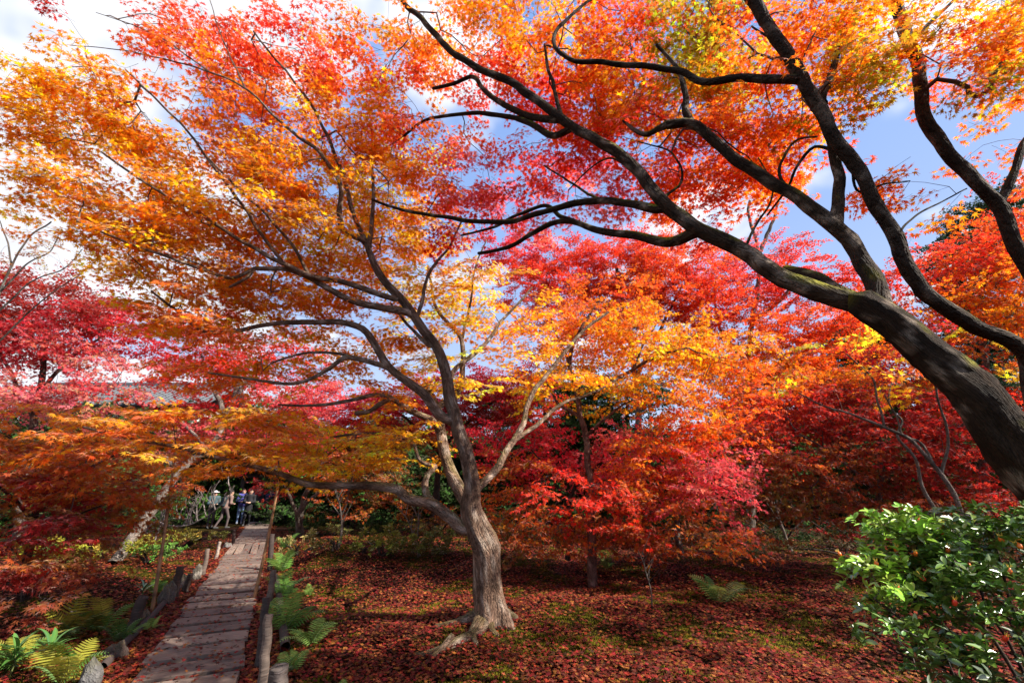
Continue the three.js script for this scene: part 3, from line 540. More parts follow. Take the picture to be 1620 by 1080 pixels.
{
  const base = onGround(3.9, -3.35);
  const t = new Tree('maple_tree', 'dark maple whose two bare curved stems rise behind the leaning trunk', base, bark(C(0.043, 0.026, 0.017), { lichen: 0.7, lichenCol: C(0.16, 0.125, 0.10), moss: 0.6 }), 23);
  const q = (x, y, z) => P(x, y, z);
  const s1 = t.limb(null, [], 0, 27, 18, { pts3: [base.clone().add(V(0, -0.1, 0)), V(3.8, 0.8, -3.3), V(3.6, 1.6, -3.2), q(1620, 553, 3.1), q(1545, 512, 3.05), q(1475, 466, 3.0), q(1440, 425, 3.0), q(1418, 370, 3.0), q(1380, 312, 3.0), q(1345, 250, 3.0), q(1315, 205, 3.0), q(1288, 158, 3.0), q(1252, 100, 3.0), q(1215, 42, 3.0), q(1185, -15, 3.0)], name: 'trunk' });
  const s2 = t.limb(null, [], 0, 27, 16.5, { pts3: [base.clone().add(V(0.05, -0.1, -0.08)), V(3.95, 0.9, -3.4), V(3.85, 1.9, -3.35), q(1660, 500, 3.25), q(1607, 385, 3.2), q(1577, 322, 3.2), q(1540, 282, 3.2), q(1505, 245, 3.2), q(1462, 190, 3.2), q(1456, 110, 3.2), q(1438, 62, 3.2), q(1408, -10, 3.2)], name: 'trunk' });
  t.limb(s2, [[1582, 322], [1595, 295], [1610, 255], [1640, 190]], 3.1, 14, 8);
  const b = t.limb(s1, [[1250, 132], [1210, 124], [1165, 120], [1115, 130], [1075, 112], [1010, 103], [940, 97], [895, 92], [875, 60], [900, 25], [940, -5]], 3.7, 15, 4);
  t.limb(s2, [[1445, 65], [1480, 30], [1510, 0]], 3.1, 8, 4);
  t.limb(s1, [[1345, 255], [1360, 300], [1400, 290], [1440, 285]], 3.2, 5, 2);
  t.limb(s1, [[1420, 375], [1450, 340], [1490, 320], [1530, 300]], 3.3, 4, 2);
  t.limb(s1, [[1245, 95], [1220, 60], [1190, 40]], 3.2, 7, 3);
  t.crown([
    [1250, 35, 3.2, 85, 45, 0.4, 1.0, K.dorange], [1340, 40, 3.1, 80, 50, 0.4, 1.1, K.orange], [1350, 140, 3.0, 55, 45, 0.35, 1.0, K.olive], [1300, 100, 3.2, 50, 40, 0.3, 0.8, K.amber], [1420, 50, 3.0, 70, 50, 0.4, 0.9, K.orange], [1520, 55, 2.9, 90, 50, 0.4, 1.1, K.orange],
    [1595, 40, 2.8, 50, 50, 0.3, 0.9, K.gold], [1550, 110, 3.0, 80, 30, 0.35, 0.9, K.dorange], [1480, 120, 3.2, 60, 40, 0.35, 0.8, K.scarlet], [1590, 125, 2.9, 40, 25, 0.3, 0.9, K.olive], [1430, 290, 3.3, 90, 26, 0.35, 0.5, K.dorange], [1590, 200, 3.2, 50, 35, 0.3, 0.5, K.dorange], [1600, 280, 3.4, 50, 25, 0.3, 0.5, K.scarlet],
    [1370, 190, 3.1, 40, 25, 0.3, 0.6, K.olive], [1250, 170, 3.4, 60, 35, 0.3, 0.6, K.dorange], [1130, 60, 3.6, 60, 40, 0.3, 0.5, K.olive],
    [1700, 60, 3.4, 110, 80, 0.8, 0.5, K.dorange], [1800, 180, 4.0, 120, 90, 1.0, 0.5, K.scarlet], [1900, 320, 4.5, 120, 80, 1.0, 0.5, K.red], [1760, 330, 5.5, 90, 70, 1.0, 0.4, K.dorange], [1950, 150, 5.0, 140, 100, 1.2, 0.4, K.orange], [1850, 430, 6.5, 130, 70, 1.2, 0.4, K.red],
  ], { kind: 'near', perM2: 42, sprays: 2, singles: 300, scale: 0.86 });
}

// ---------------------------------------------------------------- the maples and other trees behind
function backTree(name, label, base, barkFn, seed, limbs, blobs, opt = {}, category = 'tree', group) {
  const t = new Tree(name, label, base, barkFn, seed, group, category); let trunk = null; const made = [];
  for (const [par, px, z, w0, w1, o] of limbs) { const L = t.limb(par < 0 ? null : made[par], px, z, w0, w1, { Z0: -base.z, sides: 8, ...o }); made.push(L); }
  t.crown(blobs, { kind: 'mid', perM2: 28, sprays: 2, scale: 1.1, layer: 0.42, flat: 0.55, tipR: 0.002, ...opt });
  return t;
}
const palebark = bark(C(0.26, 0.21, 0.175), { lichen: 0.5, lichenCol: C(0.36, 0.31, 0.27) }), greybark = bark(C(0.19, 0.145, 0.12), { lichen: 0.4 }), darkbark = bark(C(0.09, 0.065, 0.052));

// gold and orange maple right of the middle one
backTree('maple_tree', 'slim reddish trunked maple right of the middle tree with a gold and orange crown', onGround(1.44, -8.2), bark(C(0.21, 0.10, 0.075), { lichen: 0.4, lichenCol: C(0.36, 0.25, 0.2) }), 31, [
  [-1, [[938, 935], [936, 830], [932, 752], [928, 705], [918, 655], [912, 618], [907, 598], [900, 579], [905, 550], [925, 510], [950, 470]], 8.6, 17, 4],
  [0, [[915, 625], [922, 617], [959, 606], [1002, 583], [1050, 560], [1090, 550]], 8.1, 9, 3], [0, [[908, 600], [895, 560], [880, 530], [870, 490]], 9.0, 6, 2], [0, [[919, 660], [885, 640], [868, 610], [850, 590]], 8.9, 7, 2], [1, [[1002, 583], [1018, 545], [1040, 510]], 8.3, 5, 2], [0, [[925, 690], [960, 660], [985, 640], [1025, 625]], 8.1, 6, 2],
], [
  [1000, 530, 8.6, 115, 45, 0.9, 1.0, K.orange], [1060, 560, 8.2, 100, 35, 0.8, 1.2, K.gold], [930, 555, 8.8, 85, 40, 0.8, 0.8, K.amber], [1130, 550, 8.4, 80, 35, 0.8, 1.1, K.orange], [880, 520, 9.0, 70, 40, 0.8, 0.7, K.dorange], [1170, 600, 8.4, 80, 28, 0.8, 1.0, K.dorange],
  [860, 615, 9.0, 55, 30, 0.6, 0.7, K.gold], [985, 612, 8.4, 70, 24, 0.7, 1.0, K.gold], [1080, 625, 8.0, 80, 30, 0.7, 0.9, K.orange], [950, 480, 9.0, 80, 40, 0.8, 0.8, K.dorange], [1120, 670, 8.0, 50, 35, 0.7, 0.8, K.dorange],
]);
// bright red maple high in the middle
backTree('maple_tree', 'tall bright red maple whose crown rises behind the gold maple', onGround(4.1, -14), greybark, 32, [
  [-1, [[1010, 850], [1004, 760], [1010, 660], [1000, 560], [985, 480], [975, 420]], 14, 16, 5], [0, [[1005, 600], [1050, 510], [1080, 450]], 13.4, 8, 3], [0, [[1003, 570], [940, 490], [890, 440]], 13.6, 8, 3],
], [
  [955, 425, 13.8, 110, 48, 1.2, 1.2, K.red], [1060, 425, 13.4, 80, 50, 1.1, 1.3, K.scarlet], [880, 410, 13.8, 70, 35, 0.9, 1.0, K.red], [1010, 475, 13.2, 110, 35, 1.0, 1.2, K.scarlet], [870, 465, 13.6, 70, 35, 0.9, 0.9, K.red], [1110, 470, 13.2, 60, 40, 0.9, 1.1, K.red], [820, 400, 13.6, 60, 35, 0.8, 0.7, K.crimson], [1000, 390, 14, 60, 22, 0.7, 1.0, K.red], [950, 510, 13.4, 90, 30, 0.9, 0.8, K.scarlet],
], { kind: 'far', perM2: 16 });
// crimson maple far behind the middle trunk
backTree('maple_tree', 'deep crimson maple far behind the trunk of the middle tree', onGround(-2.6, -17), darkbark, 33, [
  [-1, [[690, 838], [692, 760], [700, 690], [705, 630]], 17, 14, 5], [0, [[698, 720], [640, 660], [590, 640]], 16, 7, 3], [0, [[698, 710], [760, 650], [810, 615]], 16.4, 7, 3],
], [
  [640, 650, 16, 80, 40, 1.2, 1.2, K.crimson], [560, 640, 16, 80, 34, 1.0, 1.0, K.rose], [720, 620, 16.5, 70, 36, 1.0, 1.1, K.crimson], [795, 610, 16.5, 70, 36, 1.0, 1.2, K.crimson], [770, 670, 16, 60, 40, 0.9, 1.0, K.deep], [830, 640, 16.5, 50, 34, 0.8, 0.9, K.red], [600, 700, 15.6, 80, 40, 1.0, 1.0, K.rust],  [500, 660, 16, 70, 35, 1.0, 0.9, K.crimson],
], { kind: 'far', perM2: 16 });
// low crimson maple under the gold one
backTree('maple_tree', 'low crimson maple with drooping layered sprays in front of the slim reddish trunk', onGround(0.95, -9.2), darkbark, 34, [
  [-1, [[898, 885], [905, 840], [900, 800], [912, 760], [920, 720]], 8.8, 10, 4], [0, [[902, 800], [870, 750], [840, 710]], 8.6, 5, 2], [0, [[908, 775], [950, 730], [965, 695]], 9, 5, 2],
], [
  [870, 735, 9.0, 80, 36, 0.8, 1.0, K.crimson], [965, 695, 9.2, 50, 36, 0.6, 1.0, K.rose], [835, 695, 8.9, 55, 32, 0.6, 1.0, K.crimson], [915, 790, 7.8, 100, 32, 0.7, 0.9, K.red], [890, 830, 8.4, 75, 26, 0.7, 1.1, K.rust], [1000, 755, 9.0, 60, 34, 0.7, 1.0, K.crimson], [820, 760, 8.8, 50, 45, 0.6, 1.0, K.rust], [960, 745, 9.1, 50, 30, 0.5, 0.9, K.rose], [780, 700, 9.2, 40, 26, 0.5, 0.8, K.crimson], [800, 800, 9.0, 50, 26, 0.6, 0.8, K.rust], [850, 840, 9.2, 70, 26, 0.8, 1.0, K.brown], [960, 850, 9.4, 70, 22, 0.8, 0.9, K.drust],
], { droop: 0.12 });
// coral maple with the drooping right flank
backTree('maple_tree', 'coral red maple with a sloping right flank, between the crimson maple and the dark gap', onGround(3.0, -8.4), greybark, 35, [
  [-1, [[1078, 880], [1072, 830], [1075, 780], [1082, 730], [1085, 690]], 8.4, 11, 4], [0, [[1075, 790], [1120, 740], [1140, 715]], 7.9, 5, 2], [0, [[1078, 760], [1040, 720], [1020, 690]], 8.4, 5, 2],
], [
  [1085, 690, 8.2, 55, 35, 0.7, 1.2, K.scarlet], [1115, 745, 7.9, 55, 45, 0.7, 1.5, K.rose], [1060, 800, 8.0, 85, 32, 0.7, 1.2, K.rust], [1040, 735, 8.3, 60, 40, 0.7, 1.2, K.dorange], [1120, 800, 7.8, 50, 26, 0.6, 1.2, K.rose], [1000, 820, 8.0, 65, 26, 0.7, 1.0, K.rust], [1100, 850, 7.8, 60, 20, 0.6, 1.0, K.rust], [1060, 665, 8.5, 40, 26, 0.5, 0.9, K.orange], [1020, 855, 9, 70, 20, 0.7, 0.9, K.drust], [1160, 850, 9, 50, 22, 0.7, 0.8, K.brown],
], { droop: 0.12 });
// wide dark red maple on the right
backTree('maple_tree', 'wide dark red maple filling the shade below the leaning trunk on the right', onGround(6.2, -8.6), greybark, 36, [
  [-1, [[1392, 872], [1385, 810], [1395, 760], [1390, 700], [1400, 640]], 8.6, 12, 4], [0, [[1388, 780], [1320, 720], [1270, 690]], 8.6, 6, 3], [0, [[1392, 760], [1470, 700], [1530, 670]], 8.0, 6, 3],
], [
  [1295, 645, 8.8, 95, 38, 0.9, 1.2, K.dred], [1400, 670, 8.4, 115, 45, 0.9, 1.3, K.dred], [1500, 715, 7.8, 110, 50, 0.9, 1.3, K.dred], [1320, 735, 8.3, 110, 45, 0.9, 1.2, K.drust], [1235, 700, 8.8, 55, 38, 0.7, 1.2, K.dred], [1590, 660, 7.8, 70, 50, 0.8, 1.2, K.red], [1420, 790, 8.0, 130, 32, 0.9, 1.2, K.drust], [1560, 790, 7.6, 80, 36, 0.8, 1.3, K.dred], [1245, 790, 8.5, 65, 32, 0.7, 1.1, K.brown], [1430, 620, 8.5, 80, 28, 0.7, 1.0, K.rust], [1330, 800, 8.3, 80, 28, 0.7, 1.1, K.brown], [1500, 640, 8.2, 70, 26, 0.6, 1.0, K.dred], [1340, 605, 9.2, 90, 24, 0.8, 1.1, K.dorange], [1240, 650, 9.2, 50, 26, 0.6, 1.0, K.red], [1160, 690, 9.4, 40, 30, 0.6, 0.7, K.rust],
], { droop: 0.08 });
// rose red tree with a bare pale fork against the sky
backTree('maple_tree', 'rose red maple with a thin bare forked top standing against the sky right of centre', onGround(7.3, -14.2), palebark, 37, [
  [-1, [[1186, 850], [1190, 760], [1180, 680], [1184, 600], [1188, 520], [1200, 450], [1200, 400], [1192, 365], [1185, 338], [1186, 318]], 14.2, 15, 4], [0, [[1200, 405], [1215, 370], [1228, 335], [1236, 300], [1250, 270]], 13.8, 7, 2], [0, [[1190, 510], [1240, 470], [1265, 430]], 13.6, 7, 3], [0, [[1184, 580], [1140, 520], [1130, 470]], 14, 7, 3], [0, [[1185, 620], [1250, 560], [1300, 530]], 13, 7, 3], [0, [[1182, 660], [1210, 610], [1205, 560]], 14, 5, 3],
], [
  [1175, 440, 14.2, 55, 45, 1.0, 0.9, K.rose], [1235, 450, 13.8, 60, 35, 1.0, 1.0, K.red], [1150, 505, 13.8, 75, 40, 1.0, 1.1, K.scarlet], [1265, 525, 13, 80, 35, 1.0, 1.2, K.scarlet], [1215, 575, 13.4, 80, 28, 0.9, 1.1, K.dorange], [1120, 560, 13.4, 60, 28, 0.8, 0.9, K.orange], [1170, 400, 14.2, 45, 22, 0.8, 0.7, K.rose], [1310, 440, 13.6, 50, 25, 0.8, 0.9, K.red], [1240, 400, 14, 40, 18, 0.7, 0.7, K.red], [1280, 600, 12.6, 80, 26, 0.8, 1.0, K.dorange], [1170, 640, 13.2, 60, 26, 0.8, 0.9, K.rust], [1200, 720, 12.6, 50, 40, 0.7, 0.5, K.rust], [1230, 640, 12.4, 80, 34, 0.8, 1.1, K.scarlet], [1150, 600, 12.8, 70, 30, 0.8, 1.0, K.orange], [1330, 570, 12.4, 80, 30, 0.8, 1.0, K.dorange], [1330, 500, 13, 60, 28, 0.8, 0.9, K.scarlet],
], { kind: 'far', perM2: 16 });
// orange red maple at the right edge
backTree('maple_tree', 'orange red maple behind the bare curved stems at the right edge', onGround(9.3, -8.9), greybark, 38, [
  [-1, [[1560, 850], [1555, 700], [1560, 580], [1550, 480], [1555, 420]], 8.9, 16, 5], [0, [[1556, 520], [1490, 450], [1460, 420]], 8.9, 7, 3], [0, [[1556, 560], [1610, 480], [1640, 440]], 8.6, 7, 3],
], [
  [1540, 400, 8.7, 80, 42, 1.0, 1.2, K.scarlet], [1595, 450, 8.4, 65, 55, 0.9, 1.2, K.dorange], [1480, 430, 8.7, 65, 38, 0.9, 1.0, K.red], [1555, 500, 8.4, 85, 40, 0.9, 1.2, K.orange], [1490, 500, 8.6, 60, 30, 0.8, 1.0, K.dorange], [1600, 370, 8.6, 45, 30, 0.7, 1.0, K.scarlet], [1560, 580, 8.3, 90, 40, 0.9, 1.0, K.rust], [1450, 560, 8.6, 60, 40, 0.8, 0.9, K.crimson], [1400, 460, 9.0, 50, 30, 0.7, 0.8, K.red],
  [1680, 380, 8.4, 90, 60, 1.0, 0.9, K.scarlet], [1720, 480, 8.4, 90, 60, 1.0, 0.9, K.dorange], [1650, 300, 8.6, 70, 40, 0.9, 0.8, K.red], [1780, 560, 8.0, 90, 60, 1.0, 0.8, K.rust],
], { kind: 'mid', perM2: 24, scale: 1.1 });
// young maple with large yellow leaves
backTree('maple_sapling', 'pale stemmed young maple carrying large sparse yellow leaves under the leaning trunk', onGround(4.35, -5.6), palebark, 39, [
  [-1, [[1530, 860], [1515, 795], [1490, 750], [1480, 738], [1440, 695], [1400, 675], [1350, 655], [1300, 640], [1265, 620]], 5.4, 10, 2, { sides: 7 }], [0, [[1480, 738], [1455, 700], [1430, 690], [1418, 660], [1400, 625]], 5.6, 5, 2], [0, [[1400, 675], [1390, 640], [1380, 600], [1340, 560]], 5.5, 4, 2], [-1, [[1535, 860], [1470, 790], [1445, 720], [1420, 690], [1428, 665], [1408, 645], [1412, 600]], 5.8, 8, 2, { sides: 7 }], [0, [[1490, 752], [1500, 690], [1480, 610], [1490, 540]], 5.2, 5, 2],
], [
  [1320, 535, 5.5, 70, 24, 0.35, 0.45, K.yellow], [1385, 580, 5.4, 70, 26, 0.35, 0.45, K.yellow], [1285, 570, 5.5, 45, 22, 0.3, 0.4, K.gold], [1485, 515, 5.3, 45, 24, 0.3, 0.5, K.yellow], [1550, 570, 5.2, 55, 22, 0.3, 0.35, K.yellow], [1430, 625, 5.4, 60, 20, 0.3, 0.25, K.gold],
], { kind: 'near', perM2: 19, scale: 1.15, layer: 0, sprays: 1 });
// left side
backTree('maple_tree', 'pink and crimson maple at the left edge in front of the tiled roof', onGround(-12.4, -11.2), greybark, 40, [
  [-1, [[30, 850], [40, 740], [60, 640], [70, 560], [80, 480]], 11.2, 16, 5], [0, [[62, 620], [120, 560], [165, 530]], 11, 7, 3], [0, [[55, 660], [0, 560], [-40, 500]], 11, 7, 3], [0, [[75, 520], [110, 470], [130, 440]], 11, 5, 2],
], [
  [60, 475, 11.2, 90, 42, 1.0, 1.8, K.dred], [140, 515, 11, 65, 34, 0.9, 1.7, K.crimson], [50, 545, 11, 80, 34, 0.9, 1.7, K.crimson], [165, 575, 10.6, 45, 24, 0.6, 0.9, K.pink], [20, 620, 11, 60, 26, 0.8, 1.5, K.rose], [110, 555, 10.8, 60, 22, 0.7, 1.5, K.rose], [110, 640, 10.6, 55, 16, 0.7, 1.3, K.pink], [30, 630, 10.6, 60, 20, 0.7, 1.3, K.pink], [70, 610, 10.6, 50, 14, 0.6, 1.2, K.rose], [175, 625, 10.6, 30, 14, 0.5, 1.2, K.pink], [120, 612, 10.6, 60, 14, 0.6, 0.9, K.rose], [0, 520, 11, 60, 50, 0.9, 1.8, K.dred], [100, 480, 11, 50, 25, 0.7, 1.6, K.dred], [180, 500, 11, 40, 30, 0.6, 1.2, K.dred],
], { kind: 'mid', perM2: 19, scale: 1.25 });
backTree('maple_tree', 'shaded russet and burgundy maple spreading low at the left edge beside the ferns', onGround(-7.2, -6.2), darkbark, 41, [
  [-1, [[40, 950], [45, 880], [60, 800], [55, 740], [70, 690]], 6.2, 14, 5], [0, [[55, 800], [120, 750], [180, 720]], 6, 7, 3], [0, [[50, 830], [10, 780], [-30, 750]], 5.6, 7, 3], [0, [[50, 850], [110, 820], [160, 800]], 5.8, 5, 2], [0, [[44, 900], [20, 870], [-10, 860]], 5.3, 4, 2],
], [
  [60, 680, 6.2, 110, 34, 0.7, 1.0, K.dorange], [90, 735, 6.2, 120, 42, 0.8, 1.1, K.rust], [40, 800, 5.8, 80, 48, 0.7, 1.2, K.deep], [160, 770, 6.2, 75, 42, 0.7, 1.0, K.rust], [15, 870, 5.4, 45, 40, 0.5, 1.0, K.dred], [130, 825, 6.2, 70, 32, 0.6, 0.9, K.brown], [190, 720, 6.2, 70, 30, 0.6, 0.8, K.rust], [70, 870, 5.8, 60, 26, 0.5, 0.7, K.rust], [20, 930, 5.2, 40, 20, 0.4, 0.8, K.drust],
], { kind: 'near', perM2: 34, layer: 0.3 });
backTree('maple_tree', 'pale leaning trunk maple left of the path with a red and rose crown', G(178, 893), palebark, 42, [
  [-1, [[178, 893], [205, 858], [235, 815], [262, 775], [285, 745], [303, 728], [328, 712], [345, 690], [358, 655], [372, 615], [380, 580]], 12, 18, 5], [0, [[300, 730], [285, 738], [270, 735], [262, 725]], 11, 12, 8], [0, [[358, 655], [345, 630], [330, 600], [318, 560]], 12, 9, 3], [0, [[365, 635], [400, 590], [430, 560]], 12.2, 7, 3], [0, [[330, 712], [300, 680], [270, 650]], 11.6, 6, 3],
], [
  [300, 560, 12.2, 80, 42, 1.0, 1.1, K.crimson], [380, 595, 12.2, 80, 42, 1.0, 1.3, K.red], [440, 555, 12.4, 75, 34, 0.9, 1.0, K.red], [470, 620, 12.2, 60, 34, 0.9, 1.0, K.rose], [370, 680, 12, 75, 24, 0.8, 1.0, K.rose], [265, 690, 11.6, 60, 22, 0.7, 0.8, K.pink], [260, 610, 12, 45, 26, 0.7, 0.8, K.red], [320, 520, 12.2, 60, 26, 0.8, 0.8, K.red], [450, 690, 12.4, 60, 30, 0.8, 0.9, K.crimson], [330, 640, 12, 60, 26, 0.7, 0.9, K.crimson], [250, 740, 11.4, 60, 30, 0.7, 0.9, K.rust],
], { kind: 'mid', perM2: 19, scale: 1.25 });
backTree('maple_tree', 'many stemmed pale trunk beside the far end of the path under rusty foliage', G(474, 850), palebark, 43, [
  [-1, [[474, 850], [475, 815], [482, 785], [498, 752], [512, 720]], 14, 13, 5], [-1, [[472, 850], [470, 820], [462, 795], [452, 775]], 14, 9, 4], [0, [[476, 810], [490, 790], [520, 770]], 14, 6, 3], [-1, [[540, 850], [543, 815], [552, 775], [560, 740]], 14, 6, 3],
], [
  [510, 720, 14.4, 90, 30, 0.9, 1.1, K.rust], [440, 770, 14.6, 35, 16, 0.6, 0.7, K.deep], [560, 775, 14.4, 60, 28, 0.8, 0.8, K.rust], [600, 760, 14.6, 60, 34, 0.8, 0.9, K.brown], [520, 790, 14.8, 40, 20, 0.6, 0.5, K.brown], [640, 800, 14.5, 40, 25, 0.6, 0.4, K.rust],
], { kind: 'mid', perM2: 16, scale: 1.3 });
// bare grey tree tops at the upper left
{
  const t = backTree('bare_tree', 'nearly bare grey tree with a few brown leaves reaching up at the left edge', onGround(-11.5, -9), greybark, 44, [
    [-1, [[-40, 850], [-30, 700], [-20, 560], [0, 460], [30, 400], [50, 372], [80, 350]], 9, 9, 2, { wig: 1.4 }], [0, [[0, 462], [40, 420], [80, 395], [92, 370]], 9, 3, 1.2], [0, [[-10, 500], [50, 445], [100, 425], [130, 395]], 9, 3, 1.2], [0, [[20, 420], [10, 380], [-5, 340]], 9, 3, 1.2], [0, [[-20, 560], [60, 480], [130, 430], [160, 405]], 9, 3, 1],
  ], [[50, 385, 9, 70, 40, 0.7, 0.35, K.brown], [110, 415, 9, 60, 28, 0.6, 0.35, K.brown], [10, 400, 9, 40, 40, 0.6, 0.35, K.brown]], { kind: 'near', perM2: 26, sprays: 1, layer: 0, scale: 0.7 });
  const c = t.R, nodes = t.nodes.filter((n) => !n.limb);
}
// evergreens behind
function evergreen(label, px, py, Z, hPix, wPix, col, seed, kindName = 'evergreen_tree') {
  const b = P(px, 800, Z), base = onGround(b.x, b.z);
  const [bx, by] = pix(base);
  const top = py; const t = new Tree(kindName, label, base, darkbark, seed, 'dark evergreens behind the maples');
  t.limb(null, [[bx, by], [bx + 3, (by + top) / 2], [px, top + 20]], Z, 14, 4, { Z0: Z, sides: 7 });
  const R = rngOf(seed), bl = [];
  for (let i = 0; i < 16; i++) { const f = i / 15; bl.push([px + (R() - 0.5) * wPix * 0.9, lerp(by - 20, top + 15, f), Z + (R() - 0.5), wPix * (0.32 + 0.2 * R()) * (1 - 0.45 * f), hPix * 0.10, 1.2, 1.0, col.clone().multiplyScalar(0.7 + 0.7 * R())]); }
  t.crown(bl, { kind: 'far', perM2: 9, scale: 1.9, layer: 0, flat: 0.5, hue: 0.2, mat: M.needle, tipR: 0.003, sprays: 2 });
}
M.needle = M.leaf.clone(); M.needle.transmission = 0.2; M.needle.name = 'evergreen leaf';
evergreen('dark evergreen seen through the gap left of the slim reddish trunk', 860, 600, 24, 240, 150, K.evergreen, 51);
evergreen('dark evergreen seen through the gap right of the slim reddish trunk', 990, 590, 23, 250, 150, K.evergreen, 52);
evergreen('dark evergreen in the gap between the coral and dark red maples', 1170, 660, 20, 190, 130, K.evergreen, 53);
evergreen('dark evergreen behind the yellow leaved young maple', 1300, 500, 24, 330, 150, K.evergreen, 54);
evergreen('dark evergreen behind the wide dark red maple', 1450, 600, 20, 260, 200, K.evergreen, 55);
evergreen('tall grey green conifer tip above the orange red maple at the right edge', 1545, 325, 22, 520, 110, K.conifer, 56, 'conifer_tree');
evergreen('dark evergreen behind the middle tree trunk', 740, 690, 25, 150, 180, K.evergreen, 57);
evergreen('dark evergreen behind the pale many stemmed trunk', 600, 740, 24, 110, 180, K.evergreen, 58);
evergreen('leafy green tree above the dark gate at the path end', 390, 735, 25, 90, 110, K.leafgreen, 59);
evergreen('leafy dark green tree left of the dark gate behind the bare white shrub', 290, 755, 22, 80, 120, K.leafgreen, 60);
evergreen('dark evergreen in the shade at the left edge behind the burgundy maple', 110, 730, 18, 130, 220, K.evergreen, 61);
evergreen('dark evergreen shading the gate, right of the path end', 545, 640, 21.5, 210, 190, K.evergreen, 63);
evergreen('dark evergreen in the shade at the right edge', 1620, 640, 17, 200, 200, K.evergreen, 62);
{ // dark thickets under the maples, before the wood
  const R = rngOf(66), spec = [[560, 16], [690, 15], [800, 14], [900, 14.5], [1010, 14], [1110, 13.5], [1230, 13], [1350, 12.5], [1470, 12], [1590, 11.5], [230, 17], [120, 14]], where = ['below the pale many stemmed trunk', 'behind the fluted trunk of the middle tree', 'just right of the fluted trunk', 'behind the low crimson maple', 'between the crimson and coral maples', 'behind the coral maple', 'in the dark gap right of the coral maple', 'behind the left part of the dark red maple', 'behind the middle of the dark red maple', 'at the right edge behind the fruiting shrub', 'behind the pale leaning trunk', 'behind the yellow green shrub at the left'];
  spec.forEach(([px, z], i) => {
    const b0 = P(px, 800, z), b = onGround(b0.x, b0.z), [bx, by] = pix(b), t = new Tree('thicket_shrub', 'dark knee high thicket ' + where[i], b, darkbark, 660 + i, undefined, 'shrub');
    for (let k = 0; k < 3; k++) t.limb(null, [], 0, 4, 2, { pts3: [b.clone(), b.clone().add(V((R() - 0.5) * 0.8, 0.4, (R() - 0.5) * 0.5)), b.clone().add(V((R() - 0.5) * 2, 0.8, (R() - 0.5)))], name: 'stem', sides: 5 });
    const c = [K.evergreen, K.brown, K.evergreen, K.deep][i % 4].clone().multiplyScalar(i % 4 ? 0.5 : 1);
    t.crown([[bx, by - 22, z, 70, 22, 0.7, 1.1, c], [bx - 40, by - 16, z + 0.4, 45, 16, 0.6, 1, K.evergreen], [bx + 40, by - 18, z - 0.3, 45, 18, 0.6, 1, c]], { kind: 'mid', perM2: 22, scale: 0.9, layer: 0, flat: 0.6, mat: M.needle, hue: 0.2, foliageName: 'foliage' });
  });
}
{ // the wood beyond: one mass of dark foliage that closes the view at the ground
  const R = rngOf(65), geos = FARG, lists = geos.map(() => []);
  for (let i = 0; i < 15000; i++) {
    const a = (R() - 0.5) * 2.5, d = 27 + R() * 7, h = 5.2 * Math.pow(R(), 0.8) * (0.75 + 0.3 * n2(a * 6, 1)); const p = onGround(Math.sin(a) * d, -Math.cos(a) * d); p.y += 0.2 + h;
    const s = 2.2 + R() * 1.2, k = 0.5 + R() * 0.8;
    lists[i % 3].push([new THREE.Matrix4().compose(p, new THREE.Quaternion().setFromEuler(new THREE.Euler((R() - 0.5) * 1.6, R() * 7, (R() - 0.5) * 1.6)), V(s, s, s)), (R() < 0.72 ? K.evergreen : R() < 0.5 ? K.brown : K.deep).clone().multiplyScalar(k)]);
  }
  const g = new THREE.Group(); g.name = 'woodland'; stuff(g); g.userData.label = 'dark wood closing the view behind the garden'; scene.add(g);
  lists.forEach((l, k) => { const im = new THREE.InstancedMesh(geos[k], M.needle, l.length); im.name = 'undergrowth'; stuff(im); l.forEach(([m, c], i) => { im.setMatrixAt(i, m); im.setColorAt(i, c); }); g.add(im); });
}

// ---------------------------------------------------------------- path edging: stakes, poles, stones
M.stake = new THREE.MeshStandardMaterial({ map: woodTex, bumpMap: woodTex, bumpScale: 0.01, roughness: 0.85, vertexColors: true });
M.bamboo = new THREE.MeshPhysicalMaterial({ roughness: 0.42, vertexColors: true });
function stakeGeo(from, to, r0, r1, col, seed) {
  const R = rngOf(seed), n = 12, pts = [], rad = [], d = to.clone().sub(from);
  for (let i = 0; i <= n; i++) { pts.push(d.clone().multiplyScalar(i / n).add(V(0.01 * n3(i * 0.4, seed, 1), 0, 0.01 * n3(i * 0.4, seed, 5)))); rad.push(lerp(r0, r1, i / n)); }
  pts.push(pts[n].clone().addScaledVector(d, 0.002)); rad.push(r1 * 0.86); pts.push(pts[n].clone().addScaledVector(d, 0.003)); rad.push(r1 * 0.15);
  const mb = new MB();
  mb.tube(pts, rad, 12, (p, nn, l) => { const k = 0.75 + 0.4 * fbm3(p.x * 6 + seed, p.y * 2, p.z * 6, 3); return C(col.r * k, col.g * k, col.b * k); }, (an, l, nn, c) => 1 + 0.12 * n3(nn.x * 2 + seed, nn.z * 2, c.y * 3) + 0.05 * Math.cos(an * 5 + seed), true);
  return mb.geo();
}
function stake(label, foot, top, wpx, col, seed, cat = 'stake', name = 'wooden_stake', group) {
  const b = G(foot[0], foot[1]), e = P(top[0], top[1], -b.z * (top[2] ?? 1)), r = wpx / 2 * mpp(b);
  const f = b.clone(); f.y -= 0.05; const o = part(scene, name, stakeGeo(f, e, r * 1.05, r * 0.92, col, seed), M.stake); o.position.copy(f); tag(o, label, cat, group); return o;
}
const DARKW = C(0.07, 0.045, 0.038), GREYW = C(0.19, 0.14, 0.112), PALEW = C(0.42, 0.34, 0.29);
const SG = 'stakes edging the plank path';
stake('dark thick stake on the left of the path beside the fern clump', [206, 1000], [225, 944], 16, DARKW, 1, 'stake', 'wooden_stake', SG);
